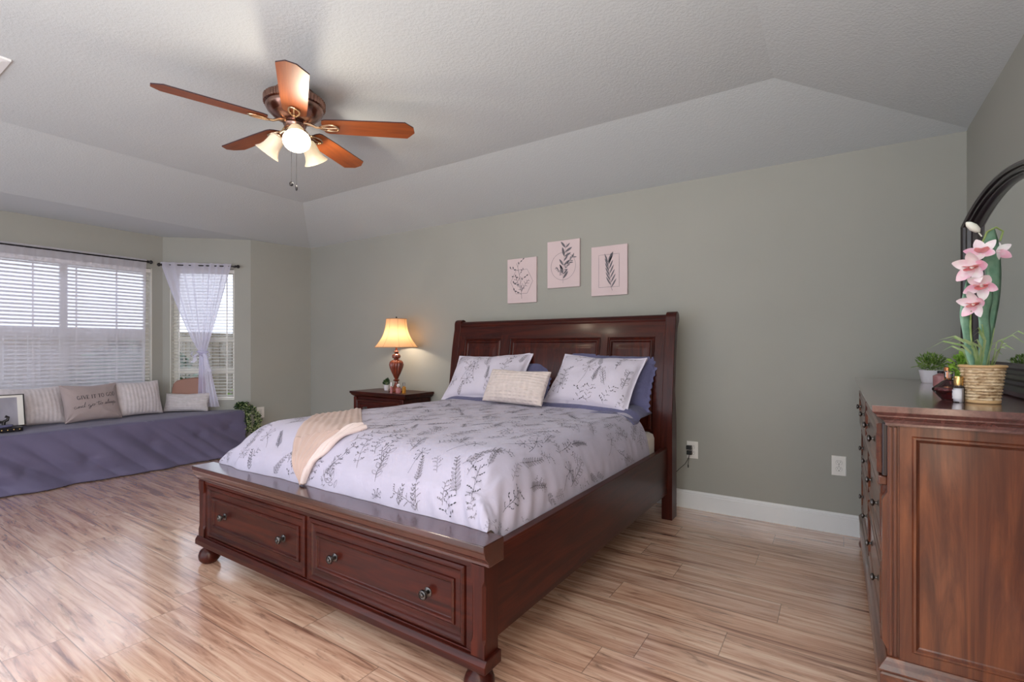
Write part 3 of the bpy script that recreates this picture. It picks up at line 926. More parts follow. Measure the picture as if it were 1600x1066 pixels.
ins = lambda p: .012 < p[0] < S_TOT-.012 and .012 < p[1] < T_TOT-.012
for k, (px, py) in enumerate(cells):
    kd = kinds[(k*5+k//7) % len(kinds)]
    S = rg.uniform(.11, .175)*(1.0 if kd != 'burst' else .75)
    st = sprig(kd, rg, S)
    a = rg.uniform(-.75, .75)
    emit_strokes(m_, st, placer(px, py-S*.5, a), lambda p: duvet_at(p[0], p[1], .0016), 1 if k % 3 == 0 else 2, ins, .018, .8)
    if rg.random() < .8:
        st = sprig('twig', rg, S*.7)
        emit_strokes(m_, st, placer(px+rg.uniform(-.12, .12), py, a+rg.uniform(-.9, .9)), lambda p: duvet_at(p[0], p[1], .0016), 2, ins, .018, .8)
o = m_.build('duvet', ['duvet', 'ink', 'inkgrey'], None, BO, (0, 0, BR), fix=False, ang=80)
tag(o, 'white duvet with dark botanical sprig print spread over the bed', 'duvet')

# slate coverlet folded beneath the pillows
def quilt_pt(s_, t):
    # s across, t along y
    x, px = dux(s_)
    if x > 0: x = x+.020*(1-px)
    px = max(px, .56) if x > 0 else max(px, .75)
    y = 1.76+t
    z = .495+(.755-.495)*px
    lift = .0
    z += .006*nz(x*5, y*6, 4)
    z += .030*sm((y-1.84)/.06)
    return (x, y, z)
m_ = MB()
s1 = S_TOT-.20
ss = lin(.22, s1, 80)
m_.grid(lambda s_, t: quilt_pt(s_, t), ss, lin(0, .37, 24))
o = m_.build('coverlet', 'quilt', None, BO, (0, 0, BR), fix=False, ang=80)
sd = o.modifiers.new('solid', 'SOLIDIFY'); sd.thickness = .012; sd.offset = 0
tag(o, 'slate blue coverlet folded across the bed under the pillows', 'coverlet')

# ---------------------------------------------------------------- pillows
def pillow(name, W, H, T, mats, seed, flange=0, scallop=0, crease=.5, res=44, strokes=None, wr=.006, pinch=.06):
    """standing pillow: width x, height z from 0, front towards -y"""
    def pt(u, v, side, lift=0):
        uu, vv = u, v
        fl = 1.0
        kx = 1-pinch*(1-vv*vv); kz = 1-pinch*1.1*(1-uu*uu)
        x = W/2*uu*kx; z = H/2*vv*kz
        e = 1-flange
        a = max(0, 1-(abs(uu)/e)**2.4) if abs(uu) < e else 0
        b_ = max(0, 1-(abs(vv)/(1-flange*W/H))**2.4) if abs(vv) < 1-flange*W/H else 0
        th = T/2*(a*b_)**.42
        if scallop:
            ed = max(abs(uu), abs(vv))
            if ed > .93:
                if abs(uu) > abs(vv): x *= 1+.018*math.sin(vv*scallop)
                else: z *= 1+.022*math.sin(uu*scallop*W/H)
        n_ = nz(x*6+seed*3, z*6, seed)*wr*1.6+nz(x*15+seed, z*15, side)*wr*.6
        # corner-drawn creases
        cr = 0
        for cu in (-1, 1):
            for cv in (-1, 1):
                dx, dz = (cu*W/2-x), (cv*H/2-z); r_ = math.hypot(dx, dz)
                an = math.atan2(dz, dx)
                cr += math.sin(an*9+seed)*math.exp(-(r_/(.32*min(W, H)))**2)*min(1, r_/.03)
        n_ += crease*cr*.005*(1 if th > .004 else .3)
        y = -(th+max(-.003, n_)+lift+.0015) if side < 0 else (th+.0015+max(-.003, n_*.5))
        sag = -.010*(1-abs(uu))*sm((vv+1)/2)
        return Vector((x, y, z+H/2+sag))
    m_ = MB()
    us = [math.sin(PI/2*q) for q in lin(-1, 1, res)]
    m_.grid(lambda u, v: pt(u, v, -1), us, us, 0)
    n0 = len(m_.v)
    m_.grid(lambda u, v: pt(u, v, 1), us, us, 0, flip=True)
    # stitch rims
    k = res; fs = []
    idx = [(i, 0) for i in range(k)]+[(k-1, j) for j in range(1, k)]+[(i, k-1) for i in range(k-2, -1, -1)]+[(0, j) for j in range(k-2, 0, -1)]
    for q in range(len(idx)):
        a = idx[q]; b_ = idx[(q+1) % len(idx)]
        ia, ib = a[0]*k+a[1], b_[0]*k+b_[1]
        m_.f.append((ib, ia, ia+n0, ib+n0)); m_.mi.append(0)
    if strokes:
        surf = lambda p: pt(p[0]/(W/2), p[1]/(H/2), -1, .0018)
        strokes(m_, surf, W, H)
    return m_.build(name, mats, None, fix=False, ang=80)
def place(o, x, y, z, yaw, tilt, roll=0):
    o.rotation_mode = 'XYZ'
    mt = Matrix.Translation((x, y, z)) @ Matrix.Rotation(yaw, 4, 'Z') @ Matrix.Rotation(-tilt, 4, 'X') @ Matrix.Rotation(roll, 4, 'Y')
    o.matrix_world = mt
    o.location = mt.to_translation(); o.rotation_euler = mt.to_euler()
def floral(seed):
    def fn(m_, surf, W, H):
        rg = random.Random(seed); n = 5
        inside = lambda p: abs(p[0]) < W/2*.93 and abs(p[1]) < H/2*.90
        for i in range(6):
            for j in range(3):
                px = (-1+2*(i+.5+rg.uniform(-.2, .2))/6)*W/2; py = (-1+2*(j+.45+rg.uniform(-.2, .2))/3)*H/2
                kd = rg.choice(['fern', 'berry', 'twig', 'leafy', 'burst']); S = rg.uniform(.13, .2)
                emit_strokes(m_, sprig(kd, rg, S), placer(px, py-S*.5, rg.uniform(-.5, .5)), surf, 1+(i+j) % 2, inside, .012, .95)
    return fn
p = pillow('pillow', .76, .47, .17, ['sham', 'ink', 'inkgrey'], 2, flange=.05, strokes=floral(5))
place(p, -2.450, 3.235, .768, R(2), R(38), R(-3)); tag(p, 'floral printed pillow sham at the left side of the bed', 'pillow', 'floral shams on the bed')
p = pillow('pillow', .69, .48, .18, ['sham', 'ink', 'inkgrey'], 7, flange=.05, strokes=floral(9))
place(p, -1.510, 3.20, .765, R(-3), R(40), R(3)); tag(p, 'floral printed pillow sham at the right, in front of the slate quilted one', 'pillow', 'floral shams on the bed')
p = pillow('pillow', .78, .44, .13, ['quilt'], 4, flange=.06, scallop=30, crease=1.2)
place(p, -1.47, 3.40, .775, R(-2), R(24), R(4)); tag(p, 'slate blue quilted sham with scalloped edge, behind the right floral pillow', 'pillow', 'slate quilted shams on the bed')
p = pillow('pillow', .80, .37, .13, ['quilt'], 5, flange=.06, scallop=30, crease=1.2)
place(p, -2.30, 3.40, .775, R(2), R(30), R(0)); tag(p, 'slate blue quilted sham mostly hidden behind the left floral pillow', 'pillow', 'slate quilted shams on the bed')
p = pillow('lumbar_pillow', .54, .27, .14, ['knit'], 8, crease=.3, wr=.003, pinch=.03)
place(p, -2.02, 3.06, .785, R(-2), R(28), R(1)); tag(p, 'cream knitted lumbar pillow leaning at the middle of the bed pillows', 'pillow')

# ---------------------------------------------------------------- throw blanket, follows the duvet
def s_of_x(x): return aL+(x-(DX0+RL))
def throw_pt(u, v, lift):
    """u across 0..1, v along 0..1 from far end (up on the bed) to the tip over the footboard"""
    # quad corners in duvet parameter space
    c0 = (.235, 1.10); c1 = (.47, 1.22); c2 = (1.08, .27); c3 = (.78, .10)
    c0, c1, c2, c3 = TH
    s_ = (c0[0]*(1-u)+c1[0]*u)*(1-v)+(c3[0]*(1-u)+c2[0]*u)*v
    t = (c0[1]*(1-u)+c1[1]*u)*(1-v)+(c3[1]*(1-u)+c2[1]*u)*v
    p = duvet_at(s_, t, lift); return p
TH = ((.36, .56), (.37, .90), (1.09, .32), (.73, .20))
def thr(u, v, k=0):
    b_ = throw_pt(u, v, .010+.006*nz(u*4, v*6, 2)+.004*math.sin(u*PI*16)*.6)
    return b_
m_ = MB(); m_.grid(lambda u, v: thr(u, v), lin(0, 1, 60), lin(0, 1, 70), 0)
# lower triangle with the folded hem
TH2 = ((.72, .21), (1.08, .33), (.962, .008), (.945, .006))
def thr2(u, v):
    c0, c1, c2, c3 = TH2
    s_ = (c0[0]*(1-u)+c1[0]*u)*(1-v)+(c3[0]*(1-u)+c2[0]*u)*v
    t = (c0[1]*(1-u)+c1[1]*u)*(1-v)+(c3[1]*(1-u)+c2[1]*u)*v
    return duvet_at(s_, t, .012+.005*math.sin(u*PI*13+v*2)*(1-v*.6)+.01*v)
m_.grid(thr2, lin(0, 1, 60), lin(0, 1, 60), 0)
o = m_.build('throw_blanket', ['throw'], None, BO, (0, 0, BR), fix=False, ang=80)
sd = o.modifiers.new('solid', 'SOLIDIFY'); sd.thickness = .010; sd.offset = 1
tag(o, 'tan ribbed plush throw folded over the foot of the bed', 'throw')
m_ = MB()
for off, rr_, mi in ((0, .016, 0), (.028, .018, 0), (.055, .013, 0)):
    pts = []
    for v in lin(0, 1, 26):
        s_ = (1.03+off)*(1-v)+.955*v+off*.15*v; t = .35*(1-v)+.012*v
        q = duvet_at(s_, max(.004, t), .014+.004*math.sin(v*14+off*60)); pts.append(q)
    m_.tube(pts, lambda v, r0=rr_: r0*(1+.18*math.sin(v*17))*(1-.25*v), 10)
hem = m_.build('folded_hem', 'throw_back', o)
tag(hem, 'pale rolled hem of the throw')
# ================================================================ NIGHTSTAND
ns = thing('nightstand', 'dark cherry nightstand left of the bed carrying the lamp', 'nightstand', (-3.86, 3.40, 0))
hw, dpt, ht = .405, .41, .745     # local: x -hw..hw, y 0..dpt
m_ = MB(); m_.box(-hw+.045, .035, .10, hw-.045, dpt-.005, .690); m_.build('body', 'cherry_x', ns, bevel=.002, smooth=False)
pr = [(0, .0), (.0, -.018), (.006, -.024), (.014, -.036), (.026, -.046), (.034, -.052)]
m_ = MB(); lay = [(0, ht), (0, ht-.020), (.007, ht-.026), (.014, ht-.038), (.026, ht-.048), (.034, ht-.056)]
vs = []; fs = []
for d, z in lay: vs += [(-hw+d, d, z), (hw-d, d, z), (hw-d, dpt, z), (-hw+d, dpt, z)]
for k in range(len(lay)-1):
    for i in range(4): fs.append((k*4+i, k*4+(i+1) % 4, (k+1)*4+(i+1) % 4, (k+1)*4+i))
fs += [(0, 1, 2, 3), tuple(range(len(vs)-4, len(vs)))]
m_.add(vs, fs); m_.build('top', 'cherry_x', ns, bevel=.002, smooth=False)
for z0, z1 in ((.49, .665), (.30, .47), (.12, .285)):
    m_ = MB(); x0, x1 = -hw+.085, hw-.085
    m_.box(x0, .022, z0, x1, .045, z1)
    panel_front(m_, x0, z0, x1-x0, z1-z0, .022, [(0, 0), (.004, .006), (.012, .007), (.02, .003), (.036, .001), (.039, .007), (.046, .008), (.052, .001)])
    d = m_.build('drawer', 'cherry_x', ns, smooth=False)
    knob(d, -.17, .021, (z0+z1)/2, s=1.1); knob(d, .17, .021, (z0+z1)/2, s=1.1)
for x in (-hw+.065, hw-.065):
    m_ = MB(); m_.box(x-.022, .018, .10, x+.022, .05, .69); m_.build('pilaster', 'cherry_z', ns, bevel=.006, smooth=False)
for x in (-hw+.08, hw-.08):
    for y in (.07, dpt-.07): MB().lathe(bun, (x, y, 0), 24).build('bun_foot', 'cherry_x', ns)
# things on it
NZ = ht
lamp = thing('table_lamp', 'lit table lamp with cream bell shade and carved reddish wood base on the nightstand', 'lamp', (-3.775, 3.595, NZ))
fl = lambda n, amp, z0, z1: (lambda a, z: amp*abs(math.sin(a*n/2))*(1 if z0 < z < z1 else 0))
m_ = MB()
m_.lathe([(.078, 0), (.080, .006), (.074, .016), (.058, .022), (.056, .030), (.040, .045), (.024, .070), (.016, .095), (.015, .108)], n=36)
m_.build('lamp_foot', 'lamp_base', lamp)
m_ = MB()
m_.lathe([(.015, .106), (.030, .112), (.033, .120), (.022, .128), (.017, .134), (.022, .150), (.040, .195), (.058, .245), (.064, .278), (.058, .305), (.042, .322), (.022, .332), (.020, .338)], n=72, flute=fl(12, .16, .14, .325))
m_.build('fluted_urn', 'lamp_base', lamp)
m_ = MB(); m_.lathe([(.020, .336), (.034, .345), (.040, .360), (.036, .378), (.022, .392), (.016, .398), (.026, .404), (.027, .412), (.014, .420), (.010, .44), (.010, .47)], n=48, flute=fl(10, .12, .34, .39))
m_.build('neck', 'lamp_base', lamp)
z0s, z1s = .455, .745
def shr(t): return .215*(1-t)**1.0+.102*t-.038*math.sin(PI*t)*(1-.25*t)
m_ = MB(); n = 96
def shade_pt(a, t):
    r_ = shr(t)*(1-.022*abs(math.cos(a*6/2))**.6*0)
    return (r_*math.cos(a), r_*math.sin(a), z0s+(z1s-z0s)*t)
m_.grid(lambda a, t: shade_pt(a, t), [2*PI*i/n for i in range(n)], lin(0, 1, 24), closed_u=True)
sh = m_.build('lamp_shade', 'shade', lamp, fix=False)
m_ = MB()
for t in (0, 1):
    m_.tube([(shr(t)*math.cos(a), shr(t)*math.sin(a), z0s+(z1s-z0s)*t) for a in [2*PI*i/48 for i in range(48)]], .0035, 6, closed=True)
for k in range(8):
    a = 2*PI*k/8+.15
    m_.tube([Vector(shade_pt(a, t))*1.0 for t in lin(0, 1, 14)], .0014, 5)
m_.build('shade_piping', 'shade_trim', sh)
m_ = MB()
for k in range(3):
    a = 2*PI*k/3; m_.tube([(0, 0, z1s-.01), (.1*math.cos(a), .1*math.sin(a), z1s-.002)], .0015, 5)
m_.tube([(0, 0, .50), (0, 0, z1s+.006)], .003, 6)
m_.ball((0, 0, z1s+.016), .009, 12)
m_.build('finial', 'black', lamp)
m_ = MB(); m_.ball((0, 0, .60), .028, 16, 0, (1, 1, 1.3)); m_.build('bulb', 'bulb', lamp)
add_light('lamp_light', 'POINT', (-3.775, 3.595, NZ+.545), (0, 0, 0), 4.6, (1, .86, .68), radius=.03)

def leaf_cluster(m_, c, rx, ry, rz, n, ll, lw, rg, up=.4, mi=0):
    for i in range(n):
        while True:
            q = Vector((rg.uniform(-1, 1), rg.uniform(-1, 1), rg.uniform(-1, 1)))
            if q.length < 1: break
        p = Vector((c[0]+q.x*rx, c[1]+q.y*ry, c[2]+q.z*rz))
        d = (q+Vector((rg.uniform(-.6, .6), rg.uniform(-.6, .6), up))).normalized()
        s_ = d.cross(Vector((rg.uniform(-1, 1), rg.uniform(-1, 1), rg.uniform(-1, 1)))).normalized()
        l = ll*rg.uniform(.7, 1.2); w_ = lw*rg.uniform(.7, 1.2); n_ = d.cross(s_)
        m_.add([p, p+d*l*.45+s_*w_+n_*w_*.3, p+d*l, p+d*l*.45-s_*w_+n_*w_*.3, p+d*l*.5], [(0, 1, 4), (0, 4, 3), (1, 2, 4), (4, 2, 3)], mi)
def potted(name, label, loc, pr, ph, leafmat, fol, cat='plant', stems=True, seed=1, potn='pot', group=None):
    root = thing(name, label, cat, loc, 0, group)
    m_ = MB(); m_.lathe([(pr*.72, 0), (pr*.78, .004), (pr, ph*.96), (pr*1.02, ph), (pr*.92, ph), (pr*.86, ph*.88), (1e-5, ph*.86)], n=28)
    m_.build('plant_pot', potn, root)
    m_ = MB(); m_.lathe([(pr*.86, ph*.87), (1e-5, ph*.885)], n=20, cap=False); m_.build('soil', 'soil', root)
    rg = random.Random(seed); m_ = MB(); fol(m_, rg); m_.build('foliage', leafmat, root, fix=False, smooth=False)
    m_ = MB()
    for k in range(6):
        a = k*1.05; m_.tube([(0, 0, ph*.85), (pr*.3*math.cos(a), pr*.3*math.sin(a), ph*1.3), (pr*.8*math.cos(a), pr*.8*math.sin(a), ph*1.75)], .0012, 5)
    m_.build('stem', 'stem', root)
    return root
def fol1(m_, rg):
    leaf_cluster(m_, (-.002, 0, .085), .030, .030, .026, 150, .016, .006, rg)
    leaf_cluster(m_, (.016, 0, .108), .017, .017, .017, 70, .015, .005, rg)
potted('potted_plant', 'tiny dark leafy plant in a white pot on the nightstand', (-3.985, 3.655, NZ), .030, .058, 'leaf_dark', fol1, seed=4)
def bottle(name, label, loc, body, mat_, cap, capmat, group=None, liquid=None, n=24, sq=False, rz=0):
    root = thing(name, label, 'bottle', loc, rz, group)
    MB().lathe(body, n=(4 if sq else n)).build('bottle_body', mat_, root, bevel=(.002 if sq else 0), ang=35)
    MB().lathe(cap, n=n).build('cap', capmat, root)
    if liquid:
        MB().lathe(liquid[0], n=(4 if sq else n)).build('perfume', liquid[1], root)
    return root
# small bottles beside lamp
bottle('perfume_bottle', 'slim tall pale pink perfume bottle in front of the lamp foot', (-3.700, 3.455, NZ), [(.011, 0), (.012, .004), (.012, .060), (.006, .066), (.006, .070)], 'glass_pink', [(.008, .070), (.008, .105), (.006, .107)], 'pot', 'small bottles on the nightstand')
bottle('perfume_bottle', 'pink perfume bottle with round white cap on the nightstand', (-3.648, 3.50, NZ), [(.024, 0), (.026, .004), (.026, .044), (.010, .056), (.008, .060)], 'glass_pink', [(.006, .058), (.014, .066), (.017, .076), (.012, .088), (1e-5, .092)], 'pot', 'small bottles on the nightstand')
bottle('perfume_bottle', 'amber perfume bottle with clear tall cap at the right of the nightstand group', (-3.600, 3.53, NZ), [(.018, 0), (.019, .003), (.019, .060), (.009, .066), (.008, .070)], 'liquid_amber', [(.012, .070), (.012, .102), (.010, .104)], 'glass_clear', 'small bottles on the nightstand')

# ================================================================ CEILING FAN
FC = Vector((-2.537, 1.652, ZC))
fan = thing('ceiling_fan', 'five-blade ceiling fan with reddish wood blades and copper motor on the ceiling', 'ceiling fan', FC)
m_ = MB(); m_.lathe([(.10, 0), (.105, -.006), (.10, -.03), (.085, -.036)][::-1], n=40); m_.build('ceiling_canopy', 'bronze', fan)
m_ = MB()
m_.lathe([(.060, -.170), (.075, -.166), (.110, -.150), (.142, -.120), (.150, -.105), (.150, -.092), (.146, -.088)], n=56)
m_.build('motor_housing', 'bronze', fan)
m_ = MB(); m_.lathe([(.150, -.090), (.158, -.086), (.158, -.050), (.150, -.042), (.10, -.034)], n=144, flute=lambda a, z: (.022 if math.sin(a*48) > 0 else -.006) if -.088 < z < -.046 else 0)
m_.build('vent_band', 'bronze', fan, ang=20)
LK = .040
m_ = MB(); m_.lathe([(.040, -.258+LK), (.055, -.250+LK), (.056, -.206+LK*.3), (.060, -.200+LK*.3), (.060, -.190), (.05, -.176), (.05, -.165)], n=36)
m_.build('switch_housing', 'bronze', fan)
BZ = -.190
for k, deg in enumerate((-106, -34, 40, 110, 182)):
    a = R(deg)
    # blade (local x outward), pitched 12 deg
    outl = [(.155, -.052), (.175, -.061), (.30, -.066), (.612, -.072), (.655, -.030), (.658, .018), (.612, .072), (.30, .066), (.175, .061), (.155, .052), (.148, .03), (.148, -.03)]
    mt = Matrix.Rotation(a, 4, 'Z') @ Matrix.Translation((0, 0, BZ)) @ Matrix.Rotation(R(-11), 4, 'X')
    m_ = MB(); n = len(outl)
    vs = [(x, y, 0) for x, y in outl]+[(x, y, .006) for x, y in outl]
    m_.add(vs, [tuple(range(n))[::-1], tuple(range(n, 2*n))], 0)
    m_.add(vs, [(i, (i+1) % n, n+(i+1) % n, n+i) for i in range(n)], 1)
    o = m_.build('fan_blade', ['blade', 'blade_edge'], fan, smooth=False)
    o.matrix_local = mt
    m_ = MB()
    # blade iron: arm, twin scroll loop
    m_.tube([(.050, 0, .016), (.085, 0, .010), (.115, 0, -.004), (.150, 0, -.007)], lambda t: .009-.003*t, 10)
    lp = [(.185+.050*math.cos(q), .026*math.sin(q)*(1+.25*math.cos(q)), -.006) for q in [2*PI*i/24 for i in range(24)]]
    m_.tube(lp, .0055, 8, closed=True)
    m_.tube([(.150, 0, -.007), (.19, .0, -.008), (.228, 0, -.006)], .0045, 8)
    for (x, y) in ((.235, 0), (.165, .02), (.165, -.02)): m_.ball((x, y, -.006), .008, 10, 0, (1, 1, .6))
    ir = m_.build('blade_bracket', 'brass', o)
# light kit
m_ = MB(); m_.lathe([(.008, -.285+LK), (.024, -.281+LK), (.040, -.268+LK), (.044, -.256+LK), (.044, -.250+LK)], n=32); m_.build('light_plate', 'brass', fan)
m_ = MB()
shp = [(r_*1.12, z_*1.12) for r_, z_ in [(.021, 0), (.030, .006), (.036, .022), (.038, .045), (.041, .068), (.049, .090), (.062, .108)]]
for k, (deg, lit) in enumerate(((207, False), (330, True), (103, True))):
    a = R(deg)
    rdir = Vector((math.cos(a), math.sin(a), 0))
    m_ = MB(); m_.tube([Vector((0, 0, -.262+LK))+rdir*.035, Vector((0, 0, -.258+LK))+rdir*.062, Vector((0, 0, -.268+LK))+rdir*.082, Vector((0, 0, -.282+LK))+rdir*.092], .007, 8)
    ax = (rdir*.62+Vector((0, 0, -.78))).normalized()
    q = Vector((0, 0, 1)).rotation_difference(ax).to_matrix().to_4x4()
    c = Vector((0, 0, -.284+LK))+rdir*.092
    m_.lathe([(.012, -.012), (.022, -.004), (.024, .010), (.020, .014)], c, 20, mat=q)
    arm = m_.build('light_arm', 'brass', fan)
    m_ = MB()
    full = shp+[(r-.002, z-.001) for r, z in shp[::-1]]
    m_.lathe(full, c, 40, mat=q, cap=False, flute=None)
    m_.build('glass_shade', 'milk_on' if lit else 'milk_faint', arm)
    bp = c+ax*.058
    m_ = MB(); m_.ball(bp, .024, 16); m_.build('bulb', 'bulb' if lit else 'milk_faint', arm)
    if lit:
        add_light('fan_bulb_light', 'POINT', FC+c+ax*.150, (0, 0, 0), 6.5, (1, .88, .70), radius=.04)
for (dx, dy, L_, kk) in ((-.012, -.014, .235, 0), (.022, -.005, .262, 1)):
    m_ = MB(); m_.tube([(dx, dy, -.27), (dx, dy, -.27-L_)], .0012, 5)
    ch = m_.build('pull_chain', 'knob', fan)
    m_ = MB(); z = -.27-L_
    if kk: m_.lathe([(.002, z+.002), (.006, z-.006), (.006, z-.022), (.002, z-.028)][::-1], (dx, dy, 0), 14)
    else: m_.lathe([(.002, z), (.009, z-.006), (.011, z-.014), (.009, z-.022), (.002, z-.026)][::-1], (dx, dy, 0), 14)
    m_.build('pull_knob', 'black', ch)
# ceiling register at the frame's left edge
vt = thing('ceiling_vent', 'white ceiling air vent at the left edge of the picture', 'vent', (-3.605, .525, ZC))
m_ = MB(); m_.rings((-.17, -.17, -.010), (1, 0, 0), (0, 1, 0), (0, 0, -1), .34, .34, [(0, -.010), (0, 0), (.03, .004), (.035, -.002)], cap=False); m_.build('vent_frame', 'trim', vt, smooth=False)
m_ = MB()
for k in range(13): 
    y_ = -.13+k*.0217; m_.add([(-.135, y_-.008, -.012), (.135, y_-.008, -.012), (.135, y_+.006, -.003), (-.135, y_+.006, -.003)], [(0, 1, 2, 3)])
m_.build('louvers', 'trim', vt, smooth=False)
m_ = MB(); m_.box(-.138, -.138, -.002, .138, .138, -.0005); m_.build('vent_backing', 'slot', vt, smooth=False)

# ================================================================ PICTURES
def canvas(label, cx_, cz, shape, seed):
    root = thing('canvas_print', label, 'picture', (cx_, YB-.001, cz), 0, 'blush botanical canvases above the headboard')
    w_, h_ = .310, .405
    m_ = MB(); m_.box(-w_/2, -.019, -h_/2, w_/2, 0, h_/2); m_.build('canvas', 'canvas', root, bevel=.002, smooth=False)
    m_ = MB(); rg = random.Random(seed)
    surf = lambda p: (p[0], -.0200, p[1]); ins_ = lambda p: True
    if shape == 'hex': pts = [(.118*math.cos(R(60*k)), .125*math.sin(R(60*k))-.01) for k in range(6)]; pts = pts+[pts[0]]
    elif shape == 'circle': pts = [(.118*math.cos(2*PI*k/40), .118*math.sin(2*PI*k/40)-.02) for k in range(41)]
    else: pts = [(-.088, -.135), (.088, -.135), (.088, .13), (-.088, .13), (-.088, -.135)]
    emit_strokes(m_, [(pts, .0024, 0)], lambda p: p, surf, 0, ins_, .05)
    if shape == 'circle':
        def br(x, y, S, a, k):
            emit_strokes(m_, sprig('leafy', random.Random(k), S, True), placer(x, y, a), surf, 0, ins_, .02)
        br(0, -.165, .34, .02, 3); br(.0, -.07, .17, -.55, 4); br(-.005, -.10, .10, .7, 5)
    elif shape == 'hex':
        emit_strokes(m_, sprig('twig', random.Random(6), .33), placer(0, -.165, .03), surf, 0, ins_, .02, 1.6)
        emit_strokes(m_, sprig('twig', random.Random(7), .15), placer(0, -.10, .5), surf, 0, ins_, .02, 1.6)
        emit_strokes(m_, sprig('twig', random.Random(8), .13), placer(0, -.10, -.5), surf, 0, ins_, .02, 1.6)
    else:
        st = []
        for k in range(12):
            t = k/12; x0_, y0_ = .02-.03*t, -.14+.22*t; sd = -1 if k % 2 else 1
            up, dn = leaf_pts((x0_, y0_), PI/2-sd*(.55-.2*t)+.0, .085, .0065); st.append((up+dn[::-1], 0, 2))
        st.append(([(.03, -.165), (.02, -.14), (-.01, .06), (.0, .10), (.02, .14)], .003, 0))
        up, dn = leaf_pts((-.005, .06), 1.15, .10, .012); st.append((up+dn[::-1], 0, 2))
        emit_strokes(m_, st, lambda p: p, surf, 0, ins_, .02)
    m_.build('ink_drawing', 'inkgrey', root, smooth=False, fix=False)
canvas('blush canvas with a sprig in a hexagon, lowest and leftmost above the headboard', -2.388, 1.805, 'hex', 1)
canvas('blush canvas with a leafy branch in a circle, highest of the three above the headboard', -1.967, 1.917, 'circle', 2)
canvas('blush canvas with a leaf spray in a rectangle, rightmost above the headboard', -1.550, 1.825, 'rect', 3)

# ================================================================ OUTLETS
def outlet(label, loc, rz, sc_=1, plug=False):
    root = thing('wall_outlet', label, 'outlet', loc, rz, 'white duplex wall outlets')
    m_ = MB(); m_.rings((-.040, 0, -.063), (1, 0, 0), (0, 0, 1), (0, -1, 0), .08, .126, [(0, 0), (0, .004), (.004, .006)])
    m_.build('cover_plate', 'plate', root, smooth=False)
    for z in (-.021, .021):
        pts = [(.0165*math.cos(a), max(-.0125, min(.0125, .0175*math.sin(a)))) for a in [2*PI*i/28 for i in range(28)]]
        m_ = MB().prism([(p[0], p[1]+z) for p in pts], 'y', -.0085, -.004); s_ = m_.build('socket', 'plate', root, smooth=False)
        m_ = MB(); m_.box(-.0078, -.0090, z-.001, -.0056, -.0083, z+.008); m_.box(.0056, -.0090, z-.001, .0078, -.0083, z+.008)
        m_.prism([(.003*math.cos(a), z-.008+.003*math.sin(a)) for a in [2*PI*i/12 for i in range(12)]], 'y', -.0090, -.0083)
        m_.prism([(.042*0+.0165*math.cos(a)*1.06, z+max(-.0135, min(.0135, .0185*math.sin(a)))) for a in [2*PI*i/28 for i in range(28)]], 'y', -.0066, -.0058)
        m_.build('slots', 'slot', s_, smooth=False)
    MB().lathe([(.003, .0), (.003, .0015), (1e-5, .002)], (0, -.006, 0), 10, mat=Matrix.Rotation(R(90), 4, 'X')).build('screw', 'knob', root)
    return root
outlet('white duplex outlet low on the back wall near the dresser, nothing plugged in', (.011, YB, .436), 0)
outlet('white duplex outlet right of the headboard with a black charger plugged in', (-.899, YB, .436), 0)
outlet('white duplex outlet on the short left wall beyond the foot of the bed', (Bp.x+(Cn.x-Bp.x)*.15+.002, Bp.y+(Cn.y-Bp.y)*.15, .441), math.atan2(Cn.y-Bp.y, Cn.x-Bp.x))
ch = thing('phone_charger', 'black plug-in charger with thin cable in the outlet by the headboard', 'charger', (-.915, YB-.0092, .436))
m_ = MB(); m_.box(-.022, -.030, .004, .016, 0, .034); m_.build('plug', 'blackplastic', ch, bevel=.004, smooth=False)
m_ = MB(); m_.box(-.020, -.026, -.034, .018, 0, -.004); m_.build('plug', 'blackplastic', ch, bevel=.004, smooth=False)
m_ = MB(); m_.tube([(0, -.018, -.034), (-.006, -.022, -.06), (-.03, -.022, -.105), (-.07, -.02, -.145), (-.10, -.02, -.18), (-.115, -.02, -.26), (-.11, -.03, -.38), (-.09, -.03, -.41), (-.10, -.05, -.423), (-.16, -.10, -.4242), (-.22, -.12, -.4242)], .0022, 6)
m_.tube([(0, -.018, -.034), (-.006, -.021, -.08), (-.008, -.022, -.11)], .0015, 6); m_.tube([(-.008, -.022, -.108), (-.007, -.022, -.128)], .004, 6)
m_.build('cable', 'blackplastic', ch)

# ================================================================ DRESSER
DR = thing('dresser', 'reddish cherry dresser with framed side panel standing along the right wall', 'dresser', (0, 0, 0))
ya, yb = 1.975, 3.625
xf_, xb = .135, .600
m_ = MB(); m_.box(xf_, ya+.006, .15, xb, yb-.006, .955); m_.build('carcass', 'dresser_z', DR, bevel=.001, smooth=False)
# top with stepped edge
m_ = MB(); lay = [(0, 1.015), (0, .995), (.006, .989), (.012, .984), (.012, .980), (.030, .968), (.036, .958), (.036, .950)]
X0, X1, Y0, Y1 = .092, .612, 1.925, 3.675
vs = []; fs = []
for d, z in lay: vs += [(X0+d, Y0+d, z), (X1, Y0+d, z), (X1, Y1-d, z), (X0+d, Y1-d, z)]
for k in range(len(lay)-1):
    for i in range(4): fs.append((k*4+i, k*4+(i+1) % 4, (k+1)*4+(i+1) % 4, (k+1)*4+i))
fs += [(0, 1, 2, 3), tuple(range(len(vs)-4, len(vs)))]
m_.add(vs, fs); m_.build('top', 'dresser_top', DR, bevel=.0015, smooth=False)
